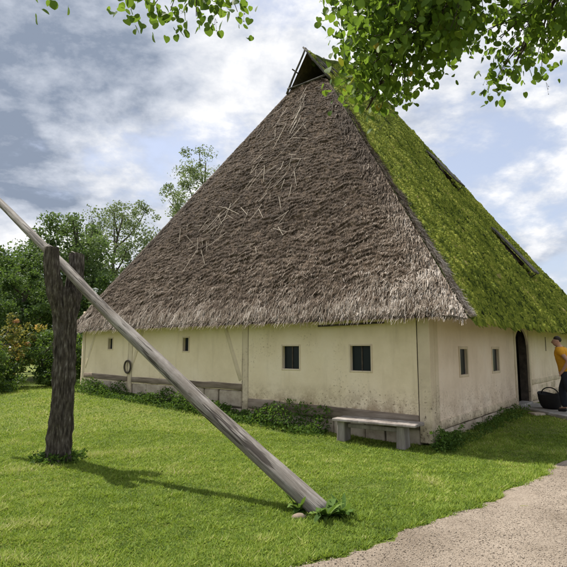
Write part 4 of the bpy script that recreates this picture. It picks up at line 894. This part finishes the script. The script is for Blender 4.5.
be = [(0, 1), (1, 2), (2, 3), (3, 4), (4, 5), (5, 6), (6, 7), (0, 8), (8, 9), (9, 10), (10, 11), (0, 12), (12, 13), (13, 14), (14, 15), (3, 16), (16, 17), (17, 18), (18, 19), (3, 20), (20, 21), (21, 22), (22, 23), (6, 24), (6, 25), (6, 26)]
br = [.13, .12, .135, .08, .06, .085, .098, .06, .085, .055, .042, .03, .085, .055, .042, .03, .052, .045, .032, .034, .052, .045, .032, .034, .016, .02, .02]
for (h_, d1) in ((19, (0, .5, -.8)), (23, (0, .5, -.8))):
    for f_ in range(5):
        w_ = np.array(bv[h_]); d1_ = unit(np.array(d1)); sx_ = (f_ - 2) * .017
        if f_ == 4: p1_ = w_ + [.0, .04, .02]; p2_ = p1_ + d1_ * .03
        else: p1_ = w_ + [sx_, 0, 0] + d1_ * .055; p2_ = p1_ + d1_ * (.03 + .008 * (f_ in (1, 2))) + [0, -.012, -.006]
        bv += [tuple(p1_), tuple(p2_)]; be += [(h_, len(bv) - 2), (len(bv) - 2, len(bv) - 1)]; br += [.009, .008]
person = skinned('person', bv, be, br, M['skin'], None); person.location = pw; person.rotation_euler.z = HA + R_(-4)
tag(person, 'person in a mustard T-shirt and dark trousers walking towards the doorway', 'person')
skinned('shirt', [(0, -.005, .80), (0, 0, .90), (0, .02, 1.05), (0, .06, 1.22), (0, .09, 1.36), (0, .12, 1.455), (.185, .085, 1.40), (.225, -.06, 1.27), (-.185, .085, 1.40), (-.22, -.02, 1.27)], [(0, 1), (1, 2), (2, 3), (3, 4), (4, 5), (4, 6), (6, 7), (4, 8), (8, 9)], [.17, .185, .175, .18, .185, .105, .09, .085, .09, .085], M['shirt'], person)
skinned('trousers', [(0, 0, 1.0), (0, 0, .88), (.095, .01, .80), (.10, .15, .50), (.10, .10, .09), (-.095, -.01, .80), (-.10, -.06, .49), (-.10, -.35, .16)], [(0, 1), (1, 2), (2, 3), (3, 4), (1, 5), (5, 6), (6, 7)], [.15, .15, .125, .095, .08, .125, .095, .08], M['jeans'], person)
skinned('hair', [(0, .10, 1.575), (0, .135, 1.63), (0, .18, 1.675), (0, .245, 1.662)], [(0, 1), (1, 2), (2, 3)], [.05, .09, .085, .035], M['hair'], person)
for q, (a_, b_) in enumerate((((.10, .07, .055), (.10, .27, .035)), ((-.10, -.40, .12), (-.10, -.25, .035)))): skinned('shoe', [a_, tuple((np.array(a_) + b_) / 2), b_], [(0, 1), (1, 2)], [.05, .05, .038], M['shoe'], person)
# black bag with an arched handle, standing on the slab
bp = hp(5.52, -.72, .175); bagm = bmesh.new(); prof = [(0, 0), (.17, 0), (.22, .06), (.265, .20), (.285, .36), (.27, .365), (.245, .20), (.0, .15)]
nb_ = 20; rings = []
for (r_, z_) in prof[1:-1]: rings.append([bagm.verts.new((r_ * 1.25 * math.cos(a), r_ * .8 * math.sin(a), z_ + (.03 * math.cos(2 * a) if z_ > .3 else 0))) for a in np.linspace(0, 2 * math.pi, nb_, endpoint=False)])
b0 = bagm.verts.new((0, 0, 0)); b1 = bagm.verts.new((0, 0, .15))
for k in range(nb_):
    k2 = (k + 1) % nb_; bagm.faces.new((b0, rings[0][k2], rings[0][k])); bagm.faces.new((b1, rings[-1][k], rings[-1][k2]))
    for a_, c_ in zip(rings[:-1], rings[1:]): bagm.faces.new((a_[k], a_[k2], c_[k2], c_[k]))
bmesh.ops.recalc_face_normals(bagm, faces=bagm.faces[:])
bag = empty('carrying_bag', bp, HA + R_(50)); tag(bag, 'black tub shaped bag with arched handle beside the person at the door', 'bag'); obm('body', bagm, M['bag'], bag, None, True)
a = np.linspace(0, np.pi, 14); tube('handle', np.stack([.30 * np.cos(a), 0 * a, .34 + .16 * np.sin(a)], 1), np.full(14, .014), M['bag'], bag, 7)
